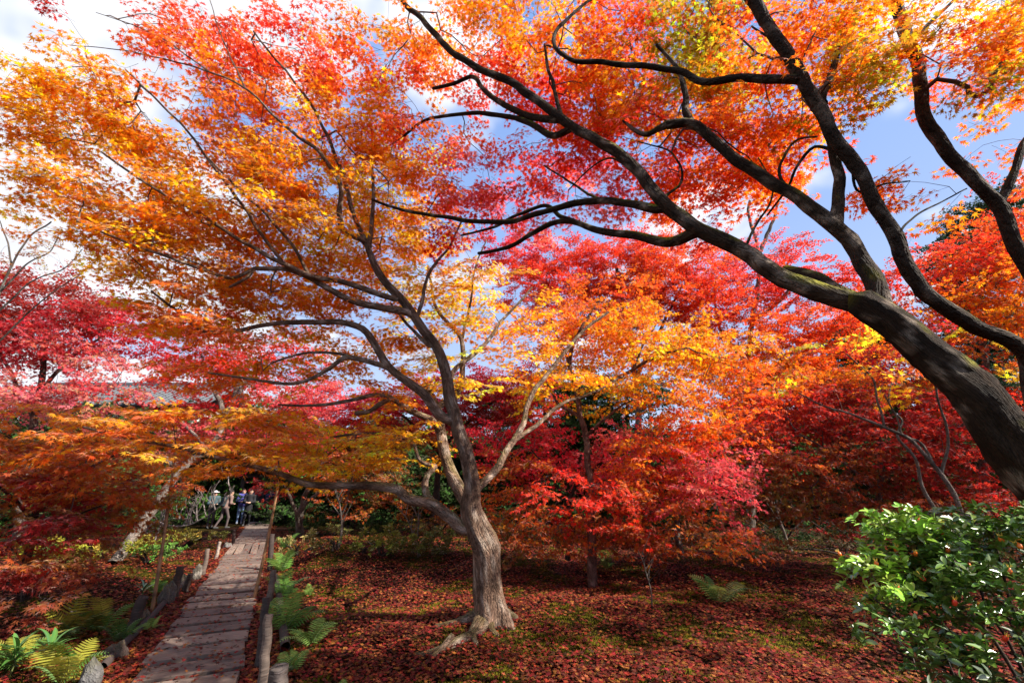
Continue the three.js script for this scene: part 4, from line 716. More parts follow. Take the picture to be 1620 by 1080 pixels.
stake('dark leaning stake left of the path, next beyond the tilted bamboo pole', [272, 950], [285, 896], 11, DARKW, 2, 'stake', 'wooden_stake', SG);
stake('slim grey stake left of the path at the pale stone', [320, 912], [328, 868], 7, GREYW, 3, 'stake', 'wooden_stake', SG);
stake('thin pale stake left of the path where the boards run lengthwise', [341, 884], [347, 857], 5, PALEW, 4, 'stake', 'wooden_stake', SG);
stake('short dark stake left of the path near its far end', [368, 862], [371, 838], 5, DARKW, 5, 'stake', 'wooden_stake', SG);
stake('dark stake between the two left stones of the path', [290, 938], [301, 908], 9, DARKW, 6, 'stake', 'wooden_stake', SG);
stake('nearest tall grey post on the right edge of the path', [413, 1120], [425, 972], 15, GREYW, 7, 'post', 'wooden_post', SG);
stake('second grey post on the right edge of the path, behind the nearest one', [421, 990], [432, 902], 10, GREYW, 8, 'post', 'wooden_post', SG);
stake('third dark post on the right edge of the path, half way along', [426, 905], [430, 845], 8, DARKW, 9, 'post', 'wooden_post', SG);
stake('wide cut stump beside the nearest post at the bottom edge', [440, 1105], [441, 1054], 30, C(0.19, 0.155, 0.14), 10, 'stump', 'tree_stump');
stake('low dark log post leaning on the second grey post', [411, 1060], [421, 945], 13, DARKW, 11, 'post', 'wooden_post', SG);
{
  const b = along(0.1, 0.74), e = along(4.3, 0.66), o = part(scene, 'log_rail', stakeGeo(V(b.x, ground(b.x, b.z) + 0.05, b.z), V(e.x, ground(e.x, e.z) + 0.05, e.z), 0.045, 0.04, DARKW, 21), M.stake);
  o.position.set(b.x, ground(b.x, b.z) + 0.05, b.z); tag(o, 'low dark log rail along the right edge of the path between the posts', 'rail');
  const c = along(0.3, -0.72), d = along(5.0, -0.70), l = part(scene, 'log_rail', stakeGeo(V(c.x, ground(c.x, c.z) + 0.035, c.z), V(d.x, ground(d.x, d.z) + 0.035, d.z), 0.036, 0.03, DARKW, 22), M.stake);
  l.position.set(c.x, ground(c.x, c.z) + 0.035, c.z); tag(l, 'low dark log rail along the left edge of the path behind the stones', 'rail');
}
function pole(label, foot, top, zf, wpx, seed) {
  const b = G(foot[0], foot[1]), e = P(top[0], top[1], -b.z * zf), r = wpx / 2 * mpp(b), mb = new MB(), pts = [], rad = [], L = b.distanceTo(e), n = Math.round(L / 0.05), R = rngOf(seed);
  b.y -= 0.05;
  for (let i = 0; i <= n; i++) { const f = i / n, q = e.clone().sub(b).multiplyScalar(f); q.x += 0.02 * Math.sin(f * 3); const node = i % 5 === 0; for (const [o, k] of node ? [[-0.006, 1], [0, 1.18], [0.006, 1]] : [[0, 1]]) { pts.push(q.clone().add(V(0, o + 0.0001 * i, 0))); rad.push(r * k * (1 - 0.35 * f)); } }
  mb.tube(pts, rad, 10, (p, nn, l) => { const k = 0.8 + 0.4 * n3(p.x * 5, l * 4, seed), d = (l % 0.25) < 0.02 ? 0.55 : 1; return C(0.33 * k * d, 0.18 * k * d, 0.085 * k * d); }, null, true);
  const o = part(scene, 'bamboo_pole', mb.geo(), M.bamboo); o.position.copy(b); tag(o, label, 'pole');
}
pole('brown bamboo pole propped upright left of the path up into the orange foliage', [240, 968], [277, 705], 1.0, 6, 1);
pole('brown bamboo pole standing on the right edge of the path', [400, 950], [440, 764], 1.0, 5.5, 2);
function stone(label, px, py, w, h, seed, col, group) {
  const b = G(px, py), m = mpp(b), g = new THREE.IcosahedronGeometry(1, 4), p = g.attributes.position, c = [], q = V(0, 0, 0);
  for (let i = 0; i < p.count; i++) { q.fromBufferAttribute(p, i); const k = 1 + 0.28 * n3(q.x * 1.1 + seed, q.y * 1.1, q.z * 1.1) + 0.08 * n3(q.x * 4, q.y * 4 + seed, q.z * 4); p.setXYZ(i, q.x * k * w / 2 * m, q.y * k * h * 0.75 * m, q.z * k * w / 2 * m); const t = 0.8 + 0.4 * fbm3(q.x * 2 + seed, q.y * 2, q.z * 2, 3), mo = 0.8 * smoothstep(q.y + 0.5 * n3(q.x * 3, q.y * 3, seed), 0.5, 0.9); c.push(lerp(col.r * t, 0.12, mo * 0.5), lerp(col.g * t, 0.11, mo * 0.5), lerp(col.b * t, 0.03, mo * 0.5)); }
  g.setAttribute('color', new THREE.Float32BufferAttribute(c, 3)); g.computeVertexNormals();
  const o = part(scene, 'edging_stone', mergeVerticesSmooth(g), M.stone); o.position.copy(b); o.position.y += h * 0.18 * m; tag(o, label, 'stone', group);
}
function mergeVerticesSmooth(g) { const p = g.attributes.position, n = new Map(), N = g.attributes.normal, key = (i) => [p.getX(i), p.getY(i), p.getZ(i)].map((x) => x.toFixed(4)).join(); for (let i = 0; i < p.count; i++) { const k = key(i), v = n.get(k) ?? V(0, 0, 0); v.add(V(N.getX(i), N.getY(i), N.getZ(i))); n.set(k, v); } for (let i = 0; i < p.count; i++) { const v = n.get(key(i)).clone().normalize(); N.setXYZ(i, v.x, v.y, v.z); } return g; }
const STG = 'stones edging the left side of the path';
stone('pale grey upright stone at the lower left corner of the path', 139, 1088, 28, 40, 1, C(0.21, 0.20, 0.195), STG);
stone('reddish brown stone under the dark fern left of the path', 182, 1042, 28, 26, 2, C(0.14, 0.095, 0.075), STG);
stone('dark grey stone beside the foot of the left bamboo pole', 263, 955, 22, 30, 3, C(0.16, 0.14, 0.13), STG);
stone('pale tan stone at the slim grey stake left of the path', 310, 918, 13, 24, 4, C(0.38, 0.33, 0.28), STG);
stone('small grey stone where the lengthwise boards begin', 359, 868, 12, 10, 5, C(0.30, 0.28, 0.28), STG);
stone('small mossy stone close behind the dark thick stake', 226, 985, 16, 18, 6, C(0.2, 0.17, 0.13), STG);
stone('low tan stone wedged between stakes left of the path', 288, 925, 12, 16, 7, C(0.24, 0.2, 0.15), STG);

// ---------------------------------------------------------------- ferns
const frondG = [0, 1, 2, 3].map((k) => {
  const R = rngOf(70 + k), mb = new MB(), n = 17, spine = [];
  for (let i = 0; i <= n; i++) { const f = i / n; spine.push(V(f * 0.92, 0.34 * Math.sin(f * 2.1) - 0.12 * f * f, 0.03 * Math.sin(f * 3 + k))); }
  mb.tube(spine, spine.map((_, i) => 0.006 * (1 - 0.8 * i / n)), 4, () => C(0.55, 0.5, 0.3), null, false);
  for (let i = 2; i <= n; i++) for (const s of [-1, 1]) {
    const f = i / n, L = 0.27 * Math.pow(Math.sin(Math.PI * Math.min(1, 0.16 + f * 0.82)), 0.8) * (0.9 + 0.2 * R()), p = spine[i], t = spine[Math.min(n, i + 1)].clone().sub(spine[i - 1]).normalize();
    const d = V(0.35, -0.10 + (R() - 0.5) * 0.12, s).normalize(), w = t.clone().multiplyScalar(0.5 * Math.min(0.034, L * 0.24)), c0 = C(1, 1, 1).multiplyScalar(0.75 + 0.5 * R()), nn = V(0, 1, 0.2 * s).normalize();
    const a = mb.v(p.clone().sub(w), nn, [0, 0], c0), b = mb.v(p.clone().add(w), nn, [0, 0], c0), m1 = mb.v(p.clone().addScaledVector(d, L * 0.55).add(w).add(V(0, 0.006, 0)), nn, [0, 0], c0), m2 = mb.v(p.clone().addScaledVector(d, L * 0.55).addScaledVector(w, -0.8), nn, [0, 0], c0), e = mb.v(p.clone().addScaledVector(d, L).add(V(0.02, -0.02, 0)), nn, [0, 0], c0);
    mb.i.push(a, b, m2, b, m1, m2, m1, e, m2);
  }
  return mb.geo();
});
const fernMats = new Map();
function fernMat(c) { const k = [c.r, c.g, c.b].map((x) => x.toFixed(2)).join(); if (!fernMats.has(k)) { const m = M.fern.clone(); m.color.copy(c); fernMats.set(k, m); } return fernMats.get(k); }
const FERN = C(0.10, 0.22, 0.03), FERNY = C(0.26, 0.25, 0.025), FERND = C(0.05, 0.12, 0.02), FERNP = C(0.22, 0.36, 0.07);
function fern(label, px, py, size, n, cols, seed, group) {
  const b = G(px, py), t = thing('fern', label, 'fern', b, group), R = rngOf(seed), L = size * 1.12 * mpp(b);
  for (let i = 0; i < n; i++) {
    const m = part(t, 'frond', frondG[i % 4], fernMat(cols[Math.floor(R() * cols.length)])), s = L * (0.6 + 0.6 * R());
    m.rotation.set((R() - 0.5) * 0.6, i / n * 6.28 + (R() - 0.5) * 0.9, 0.1 + R() * 0.75, 'YXZ'); m.scale.set(s, s, s); m.position.set((R() - 0.5) * 0.25 * L, 0, (R() - 0.5) * 0.25 * L);
  }
}
fern('yellow green fern at the bottom left corner under the broad leaved plant', 100, 1085, 75, 12, [FERNY, FERNY, FERN], 1); fern('yellowing feathery fern spreading behind the broad leaved plants at the lower left', 95, 1015, 62, 14, [FERNY, FERNY, FERN], 2); fern('olive yellow fern between the yellowing fern and the dark thick stake', 155, 1000, 52, 12, [FERNY, FERN], 3);
fern('dark green fern hanging over the reddish brown stone', 190, 1015, 36, 12, [FERND, FERND, FERN], 4); fern('small bright green fern on the boards edge by the left bamboo pole', 232, 1000, 22, 8, [FERNP], 5); fern('yellow green fern at the very left edge of the bottom', 20, 1060, 60, 12, [FERN, FERNY], 6);
fern('large green fern right of the path beside the nearest post', 450, 1000, 62, 12, [FERN, FERN, FERNP], 7); fern('pale green sunlit fern right of the large green fern', 492, 1022, 46, 9, [FERNP, FERN], 8); fern('bright green fern at the bottom edge by the stump', 462, 1062, 34, 9, [FERNP, FERN], 9);
fern('green fern beside the second grey post right of the path', 448, 945, 38, 12, [FERN, FERND], 10); fern('green fern half way along the right side of the path', 446, 905, 36, 12, [FERN, FERNP], 11); fern('small pale fern on the mound right of the path', 488, 945, 20, 7, [FERNP], 12); fern('dark fern near the far end of the path on its right', 450, 868, 30, 10, [FERN, FERND], 13);
fern('olive fern standing alone on the red leaf litter right of centre', 1138, 955, 52, 10, [C(0.16, 0.18, 0.04), FERND], 14); fern('dark feathery fern behind the lone olive fern at the foot of the coral maple', 1192, 886, 46, 12, [FERND, C(0.09, 0.14, 0.04)], 15); fern('small fern at the foot of the low crimson maple', 960, 900, 26, 8, [C(0.14, 0.16, 0.03), FERND], 16);
fern('yellow green fern at the bottom edge right of the sunlit fern', 540, 1110, 30, 7, [FERN, FERNP], 17); fern('dark green fern beside the tilted dark stake left of the path', 246, 940, 30, 10, [FERND, FERN], 18);
// broad leaved plants in the lower left
const bladeG = (() => { const mb = new MB(), n = 8, row = []; for (let i = 0; i <= n; i++) { const f = i / n, w = 0.085 * Math.pow(Math.sin(Math.PI * Math.min(1, 0.06 + f * 0.94)), 0.8), y = 0.25 * Math.sin(f * 2.3) - 0.1 * f * f, c = C(1, 1, 1).multiplyScalar(0.9 + 0.2 * f); row.push([mb.v(V(f, y + w * 0.25, -w), V(0, 1, 0.4).normalize(), [0, f], c), mb.v(V(f, y, 0), V(0, 1, 0), [0.5, f], c.clone().multiplyScalar(1.2)), mb.v(V(f, y + w * 0.25, w), V(0, 1, -0.4).normalize(), [1, f], c)]); if (i) { const [a, b] = [row[i - 1], row[i]]; for (const k of [0, 1]) mb.i.push(a[k], a[k + 1], b[k], b[k], a[k + 1], b[k + 1]); } } return mb.geo(); })();
function broad(label, px, py, size, n, col, seed) {
  const b = G(px, py), t = thing('broad_leaved_plant', label, 'plant', b), R = rngOf(seed), L = size * mpp(b), m0 = M.gloss.clone(); m0.color.copy(col);
  part(t, 'stem', (() => { const mb = new MB(); mb.tube([V(0, 0, 0), V(0.01, L * 0.4, 0), V(0, L * 0.75, 0.01)], [0.006, 0.005, 0.004], 6, () => C(0.1, 0.12, 0.03)); return mb.geo(); })(), M.twig);
  for (let i = 0; i < n; i++) { const m = part(t, 'leaf', bladeG, m0), f = i / n, s = L * (0.55 + 0.35 * R()); m.position.set(0, L * (0.3 + 0.45 * f), 0); m.rotation.set((R() - 0.5) * 0.4, i * 2.4 + R() * 0.4, 0.15 + f * 0.5 + (R() - 0.5) * 0.3, 'YXZ'); m.scale.setScalar(s); }
}
broad('dark green plant with long whorled leaves right of its twin at the lower left', 66, 1070, 50, 18, C(0.04, 0.11, 0.022), 1); broad('green plant with long whorled leaves at the left edge of the bottom', 14, 1072, 50, 17, C(0.05, 0.13, 0.025), 2); broad('small leafy green plant behind the ferns left of the dark thick stake', 112, 985, 26, 9, C(0.06, 0.17, 0.02), 3); broad('small leafy plant beside the left bamboo pole', 222, 950, 26, 10, C(0.05, 0.13, 0.02), 4);

// ---------------------------------------------------------------- shrubs
const leafletG = (n, seed, w, h, spread) => { const R = rngOf(seed), mb = new MB(), lv = []; for (let i = 0; i < n; i++) { const a = i * 2.4 + R(), el = 0.1 + R() * 0.9, d = V(Math.cos(a) * Math.cos(el), Math.sin(el), Math.sin(a) * Math.cos(el)); const q = new THREE.Quaternion().setFromUnitVectors(V(1, 0, 0), d); q.multiply(new THREE.Quaternion().setFromAxisAngle(V(1, 0, 0), (R() - 0.5) * 1.2)); const s = 0.7 + 0.6 * R(); lv.push({ m: new THREE.Matrix4().compose(V(0, (R() - 0.5) * spread * 2, 0).addScaledVector(d, spread * 0.5 * R()), q, V(s, s, s)), c: C(1, 1, 1).multiplyScalar(0.7 + 0.6 * R()) }); } for (const l of lv) oval(mb, l.m, l.c, w, h); return { geo: mb.geo(), leaves: lv }; };
function oval(mb, m, c, w, h) {          // a small pointed oval leaf, folded a little along its middle
  const rows = [0, 0.25, 0.55, 0.82, 1].map((f) => [f * h, w / 2 * Math.pow(Math.sin(Math.PI * Math.min(1, 0.08 + f * 0.9)), 0.75) * (f === 1 ? 0 : 1)]);
  const id = rows.map(([x, y], i) => [-1, 0, 1].map((s) => mb.v(V(x, Math.abs(s) * y * 0.35 - 0.25 * x * x / h, s * y).applyMatrix4(m), V(0, 1, -s * 0.35).normalize().transformDirection(m), [0, 0], c)));
  for (let i = 1; i < rows.length; i++) for (const k of [0, 1]) { const [a, b] = [id[i - 1], id[i]]; mb.i.push(a[k], b[k], a[k + 1], b[k], b[k + 1], a[k + 1]); }
}
const tuft = [1, 2, 3].map((s) => leafletG(14, 500 + s, 0.026, 0.05, 0.05)); SPRAYS.tuft = [tuft.map((t) => t.geo), tuft];
const whorl = [1, 2, 3].map((s) => leafletG(8, 520 + s, 0.030, 0.066, 0.035)); SPRAYS.whorl = [whorl.map((t) => t.geo), whorl];
function shrub(label, px, py, blobs, opt, seed, name = 'shrub') {
  const b = G(px, py), t = new Tree(name, label, b, darkbark, seed, undefined, 'shrub');
  for (let i = 0; i < 5; i++) { const R = t.R, bl = blobs[Math.floor(R() * blobs.length)], e = P(bl[0] + (R() - 0.5) * bl[3], bl[1], bl[2]); t.limb(null, [], 0, 4, 2, { pts3: [b.clone().add(V((R() - 0.5) * 0.1, 0, (R() - 0.5) * 0.1)), b.clone().lerp(e, 0.5).add(V(0, 0.05, 0)), e], name: 'stem', sides: 6 }); }
  t.crown(blobs, { kind: 'tuft', sprays: 2, perM2: 160, layer: 0, flat: 0.5, hue: 0.3, scale: 1, spread: 0.07, mat: M.fern, tipR: 0.0012, foliageName: 'foliage', ...opt });
  return t;
}
const gz = (x, y) => -G(x, y).z;
shrub('mossy green clipped shrub at the foot of the pale leaning trunk', 232, 892, [[230, 868, gz(232, 892), 32, 20, 0.45, 1, FERNY], [255, 875, gz(232, 892) - 0.2, 22, 14, 0.35, 1, FERN], [212, 880, gz(232, 892), 20, 12, 0.3, 1, FERN]], {}, 71);
shrub('yellow green shrub left of the pale leaning trunk', 100, 905, [[95, 880, gz(100, 905), 48, 24, 0.5, 1, C(0.36, 0.32, 0.03)], [130, 885, gz(100, 905), 28, 18, 0.4, 1, FERNY], [60, 885, gz(100, 905), 26, 16, 0.4, 0.8, FERN]], {}, 72);
shrub('low rounded olive shrub behind the middle tree on its left', 605, 880, [[605, 858, gz(605, 880), 48, 20, 0.6, 1, C(0.16, 0.15, 0.02)], [640, 866, gz(605, 880), 34, 14, 0.5, 1, C(0.12, 0.13, 0.02)]], { perM2: 110, scale: 1.2 }, 73);
shrub('low dark shrub close behind the fluted trunk', 700, 878, [[690, 860, gz(700, 878), 50, 16, 0.6, 1, C(0.10, 0.09, 0.02)]], { perM2: 110, scale: 1.2 }, 74);
shrub('dry pale twiggy shrub right of the far half of the path', 468, 880, [[466, 862, gz(468, 880), 26, 14, 0.4, 0.6, C(0.30, 0.22, 0.08)], [510, 862, gz(468, 880), 24, 12, 0.4, 0.6, C(0.24, 0.2, 0.05)]], { perM2: 110 }, 75);
shrub('low brown green shrub right of the pale many stemmed trunk', 530, 872, [[520, 852, gz(530, 872), 34, 16, 0.5, 0.8, C(0.14, 0.12, 0.03)]], { perM2: 110, scale: 1.2 }, 76);
shrub('moss green shrub left of the path before the bare white shrub', 285, 868, [[285, 850, gz(285, 868), 40, 10, 0.5, 0.9, C(0.28, 0.22, 0.03)], [330, 848, gz(285, 868), 28, 8, 0.4, 0.8, C(0.16, 0.16, 0.03)]], { perM2: 110, scale: 1.1 }, 77);
shrub('shaded low shrub at the foot of the wide dark red maple', 1340, 880, [[1330, 868, gz(1340, 880), 60, 14, 0.5, 0.9, C(0.07, 0.05, 0.02)], [1270, 868, gz(1340, 880), 40, 14, 0.5, 0.8, C(0.10, 0.07, 0.02)]], { perM2: 90, scale: 1.2 }, 78);
shrub('small bright green sprig at the left of the mound behind the path', 575, 876, [[575, 868, gz(575, 876), 12, 9, 0.15, 1.2, FERNP]], {}, 79);
// the glossy shrub with orange fruits in the lower right
{
  const b = onGround(2.35, -2.3), t = new Tree('fruiting_shrub', 'glossy green shrub dotted with orange fruits in the lower right corner', b, bark(C(0.16, 0.11, 0.08)), 80, undefined, 'shrub');
  const L = (px, z) => t.limb(null, [], 0, 11, 3, { pts3: [b.clone().add(V((t.R() - 0.5) * 0.12, 0, (t.R() - 0.5) * 0.12)), ...px.map(([x, y], i) => P(x, y, z))], name: 'stem', sides: 7 });
  L([[1560, 1000], [1480, 930], [1400, 830]], 2.5); L([[1500, 1000], [1420, 930], [1336, 880]], 2.45); L([[1600, 960], [1580, 880], [1560, 820]], 2.5); L([[1520, 1040], [1440, 990], [1385, 945]], 2.3); L([[1640, 960], [1650, 880], [1640, 820]], 2.4); L([[1500, 1060], [1440, 1040], [1390, 1010]], 2.2); L([[1580, 950], [1510, 880], [1460, 830]], 2.55); L([[1600, 1020], [1560, 960], [1540, 900]], 2.3);
  const gl = C(0.075, 0.135, 0.018), gb = C(0.19, 0.32, 0.03), gd = C(0.035, 0.06, 0.012);
  t.crown([
    [1420, 838, 2.5, 45, 26, 0.2, 1.2, gb], [1380, 893, 2.45, 50, 22, 0.2, 1.1, gb], [1480, 860, 2.5, 60, 42, 0.25, 1.2, gl], [1560, 850, 2.5, 65, 45, 0.3, 1.3, gl], [1620, 860, 2.4, 40, 50, 0.3, 1.2, gl], [1460, 915, 2.4, 60, 36, 0.25, 0.9, gl], [1540, 930, 2.35, 75, 50, 0.3, 1.2, gl], [1390, 945, 2.35, 40, 18, 0.18, 0.8, gb], [1610, 960, 2.3, 50, 60, 0.3, 1.1, gl], [1410, 1005, 2.2, 45, 26, 0.2, 0.9, gl], [1500, 1000, 2.2, 70, 45, 0.3, 0.8, gl], [1590, 1040, 2.1, 60, 50, 0.3, 0.7, gd], [1510, 1060, 2.1, 70, 22, 0.25, 0.8, gd],
  ], { kind: 'whorl', perM2: 600, sprays: 3, scale: 0.54, layer: 0, flat: 0.45, hue: 0.25, spread: 0.05, mat: M.gloss, tipR: 0.0013, foliageName: 'foliage', singles: 0 });
  // the largest leaves as single parts
  const R = rngOf(81), single = (() => { const mb = new MB(); oval(mb, new THREE.Matrix4(), C(1, 1, 1), 0.030, 0.066); return mb.geo(); })(), mats = [gl, gb, gd].map((c) => { const m = M.gloss.clone(); m.vertexColors = false; m.color.copy(c); return m; });
  const spots = t.nodes.filter((n) => !n.limb && n.n === 1 && n.r < 0.002).sort((a, c) => axial(a.p) - axial(c.p)).filter((n) => { const [x, y] = pix(n.p); return x < 1600 && y < 1070; });
  for (let i = 0; i < 298 && spots.length; i++) { const s = spots[(i * 7) % Math.min(spots.length, 160)], m = part(t.g, 'leaf', single, mats[R() < 0.5 ? 0 : R() < 0.6 ? 1 : 2]); m.position.copy(s.p).sub(b); m.rotation.set((R() - 0.5) * 1.2, R() * 6.28, (R() - 0.2) * 0.9, 'YXZ'); m.scale.setScalar(0.5 + 0.35 * R()); }
  const fm = new THREE.MeshPhysicalMaterial({ color: C(0.75, 0.15, 0.012), roughness: 0.35, clearcoat: 0.3 }), cm = new THREE.MeshStandardMaterial({ color: C(0.55, 0.36, 0.03), roughness: 0.6 }), fr = new THREE.MeshPhysicalMaterial({ color: C(0.68, 0.035, 0.012), roughness: 0.4, clearcoat: 0.3 });
  const body = new THREE.LatheGeometry([[0.0005, -0.016], [0.006, -0.0145], [0.0098, -0.006], [0.0105, 0.002], [0.0085, 0.011], [0.005, 0.0155], [0.0005, 0.017]].map(([x, y]) => new THREE.Vector2(x, y)), 14);
  const cal = (() => { const gs = []; for (let k = 0; k < 6; k++) { const g = new THREE.ConeGeometry(0.0022, 0.022, 5); g.translate(0, 0.011, 0); g.rotateZ(-0.42); g.translate(0.004, 0.014, 0); g.rotateY(k * Math.PI / 3); gs.push(g); } return mergeGeometries(gs); })();
  for (const [x, y, z, s, red] of [[1418, 868, 2.42, 1.1], [1449, 876, 2.38, 1.1], [1387, 892, 2.36, 1.1], [1329, 876, 2.44, 0.9], [1460, 914, 2.3, 1.2, 1], [1455, 825, 2.44, 1.2, 1], [1500, 870, 2.35, 1.2], [1585, 854, 2.3, 1.3], [1613, 863, 2.25, 1.3], [1532, 892, 2.3, 1.1], [1511, 953, 2.2, 1.2, 1], [1490, 842, 2.4, 1.0, 1], [1598, 903, 2.22, 1.1], [1423, 932, 2.28, 1.0, 1], [1549, 957, 2.2, 0.9], [1591, 1010, 2.08, 1.1, 1]]) {
    const f = part(t.g, 'fruit', body, red ? fr : fm); f.position.copy(P(x, y, z)).sub(b); f.rotation.set((R() - 0.5) * 1.2, R() * 6, (R() - 0.5) * 1.2); f.scale.setScalar(s * 0.78); part(f, 'calyx', cal, cm);
  }
}
// bare white twigged shrub and thin bare saplings
{
  const b = G(222, 868), t = new Tree('bare_shrub', 'bare white twigged shrub arching towards the path on the left', b, bark(C(0.52, 0.45, 0.41)), 82, undefined, 'shrub'), z = -b.z;
  const A = t.limb(null, [[222, 868], [232, 838], [245, 826], [268, 832], [300, 830], [332, 812], [356, 793], [370, 768]], z - 0.6, 3.2, 1.4, { Z0: z, sides: 7 });
  const Bm = t.limb(null, [[226, 868], [250, 840], [270, 822], [300, 820], [330, 806], [348, 790]], z - 0.3, 2.8, 1.3, { Z0: z, sides: 6 });
  t.limb(null, [[240, 868], [248, 842], [262, 815], [275, 790], [285, 775]], z, 4, 1.5, { Z0: z, sides: 6 }); t.limb(null, [[232, 866], [230, 848], [226, 832]], z, 4, 2, { Z0: z, sides: 6 });
  const R = t.R, pick = [A, Bm, ...t.limbs.slice(2)];
  for (let i = 0; i < 46; i++) { const L = pick[i % pick.length], s = L.samples[Math.floor(L.samples.length * (0.25 + 0.72 * R()))], [x, y] = s.px, d = (R() - 0.35) * 34, l = 16 + R() * 34; const l1 = t.limb(L, [[x, y], [x + d * 0.3 + (R() - 0.5) * 8, y - l * 0.4], [x + d * 0.6 + (R() - 0.5) * 10, y - l * 0.75], [x + d + (R() - 0.5) * 8, y - l]], -s.p.z + (R() - 0.5) * 0.9, 2.1, 0.8, { sides: 5 }); if (R() < 0.6) { const q = l1.samples[Math.floor(l1.samples.length / 2)]; t.limb(l1, [q.px, [q.px[0] + (R() - 0.5) * 22, q.px[1] - 12], [q.px[0] + (R() - 0.5) * 34, q.px[1] - 22]], -q.p.z + (R() - 0.5) * 0.4, 1.4, 0.6, { sides: 5 }); } }
}
function sapling(label, px, seed, w) { const b = G(...px[0]), t = new Tree('bare_sapling', label, b, palebark, seed, undefined, 'sapling'), z = -b.z, A = t.limb(null, px, z, w, 1, { Z0: z, sides: 6 }), R = t.R; for (let i = 0; i < 7; i++) { const s = A.samples[Math.floor(A.samples.length * (0.3 + 0.6 * R()))], [x, y] = s.px, d = (R() - 0.5) * 50, l = 14 + R() * 26; t.limb(A, [[x, y], [x + d * 0.5, y - l * 0.5], [x + d, y - l]], -s.p.z + (R() - 0.5) * 0.4, w * 0.5, 0.6, { sides: 5 }); } }
sapling('thin white bare sapling behind the low limb of the middle tree', [[664, 880], [658, 860], [650, 835], [640, 815], [625, 800]], 83, 4); sapling('thin straight bare sapling just right of the white forked one', [[661, 882], [660, 850], [662, 815], [664, 785]], 84, 3); sapling('thin pale bare sapling right of the far end of the path', [[535, 868], [540, 835], [537, 800], [530, 775]], 85, 4.5); sapling('thin bare reddish seedling standing on the leaf litter right of centre', [[1032, 962], [1028, 925], [1018, 890], [1010, 870]], 86, 2.5); sapling('slender leaning bare stem at the foot of the wide dark red maple', [[1252, 872], [1240, 840], [1228, 805], [1218, 770]], 87, 6);

// ---------------------------------------------------------------- dark gate, tiled hall
const box = (w, h, d, x, y, z, r = 0.012) => { const g = new RoundedBoxGeometry(w, h, d, 2, Math.min(r, w / 3, h / 3, d / 3)); g.translate(x, y, z); return g; };
{
  const c = along(20.6, 0.15); c.y = ground(c.x, c.z); const t = thing('wooden_gate', 'dark wooden gate with a low roof at the far end of the plank path', 'gate', c); t.rotation.y = Math.atan2(-PRIGHT.z, PRIGHT.x) - 0.15;
  for (const s of [-1, 1]) part(t, 'post', box(0.16, 2.15, 0.16, s * 1.15, 1.07, 0), M.wood);
  part(t, 'lintel', box(2.9, 0.2, 0.2, 0, 2.05, 0.012), M.wood); part(t, 'beam', box(2.5, 0.1, 0.1, 0, 1.78, 0), M.wood);
  const panelM = M.wood.clone(); panelM.color.copy(C(0.16, 0.095, 0.05)); for (let k = 0; k < 9; k++) part(t, 'plank', box(0.125, 1.7, 0.03, -1.0 + k * 0.13, 0.86, -0.9), k % 2 ? panelM : M.wood);
  for (const s of [-1, 1]) { const g = box(3.4, 0.07, 0.75, 0, 0, 0); g.rotateX(s * 0.42); g.translate(0, 2.42, s * 0.33); part(t, 'roof_slope', g, M.roofwood ??= new THREE.MeshStandardMaterial({ color: C(0.09, 0.075, 0.065), map: woodTex, bumpMap: woodTex, bumpScale: 0.015, roughness: 0.95 })); }
  part(t, 'ridge', box(3.45, 0.12, 0.16, 0, 2.6, 0), M.wood);
  const d = along(18.4, 0.1); const sill = part(scene, 'stone_step', box(1.0, 0.12, 0.3, 0, 0.04, 0, 0.02), M.stoneStep ??= new THREE.MeshStandardMaterial({ color: C(0.42, 0.34, 0.31), map: woodTex, roughness: 0.9 })); sill.position.set(d.x, ground(d.x, d.z), d.z); sill.rotation.y = t.rotation.y; tag(sill, 'pale step across the far end of the plank path below the people', 'step');
}
{
  const c0 = P(160, 640, 36), base = onGround(c0.x, c0.z), t = thing('temple_hall', 'grey tiled roof of a hall showing between pink maples at the left', 'building', base);
  const tileM = new THREE.MeshStandardMaterial({ color: C(0.075, 0.08, 0.09), roughness: 0.75 }), wallM = new THREE.MeshStandardMaterial({ color: C(0.62, 0.58, 0.5), roughness: 0.9 });
  const top = P(160, 597, 36).y - base.y, eave = top - 2.3, W = 17, D = 4.2;
  part(t, 'wall', box(W - 3, eave + 0.1, 6, 0, (eave) / 2, -D + 0.3), wallM);
  const sl = Math.atan2(2.3, D), len = Math.hypot(2.3, D);
  for (const s of [1, -1]) {
    const g = box(W, 0.14, len, 0, 0, 0); g.rotateX(s * sl); g.translate(0, top - 1.2, s * D / 2 - D + 0.6); part(t, 'roof', g, tileM);
    const rows = []; for (let k = 0; k < 34; k++) { const cy = new THREE.CylinderGeometry(0.12, 0.12, len, 8); cy.rotateX(Math.PI / 2); cy.translate(-W / 2 + 0.14 + k * (W - 0.28) / 33, 0.09, 0); rows.push(cy); for (let j = 0; j < 14; j++) { const e = box(W / 34 * 0.62, 0.06, 0.05, -W / 2 + 0.14 + k * (W - 0.28) / 33 + 0.25, 0.085, -len / 2 + 0.2 + j * len / 14); if (s > 0 && k < 33) rows.push(e); } }
    const m = mergeGeometries(rows.map((r) => { const x = r.index ? r.toNonIndexed() : r; if (x.attributes.uv) x.deleteAttribute('uv'); return x; })); m.rotateX(s * sl); m.translate(0, top - 1.2, s * D / 2 - D + 0.6); stuff(part(t, 'roof_tiles', m, tileM));
  }
  part(t, 'ridge', box(W + 0.4, 0.5, 0.45, 0, top + 0.12, -D + 0.6, 0.1), tileM);
  for (let k = 0; k < 6; k++) part(t, 'pillar', box(0.3, eave, 0.3, -6.5 + k * 2.6, eave / 2, -0.6), M.wood);
}

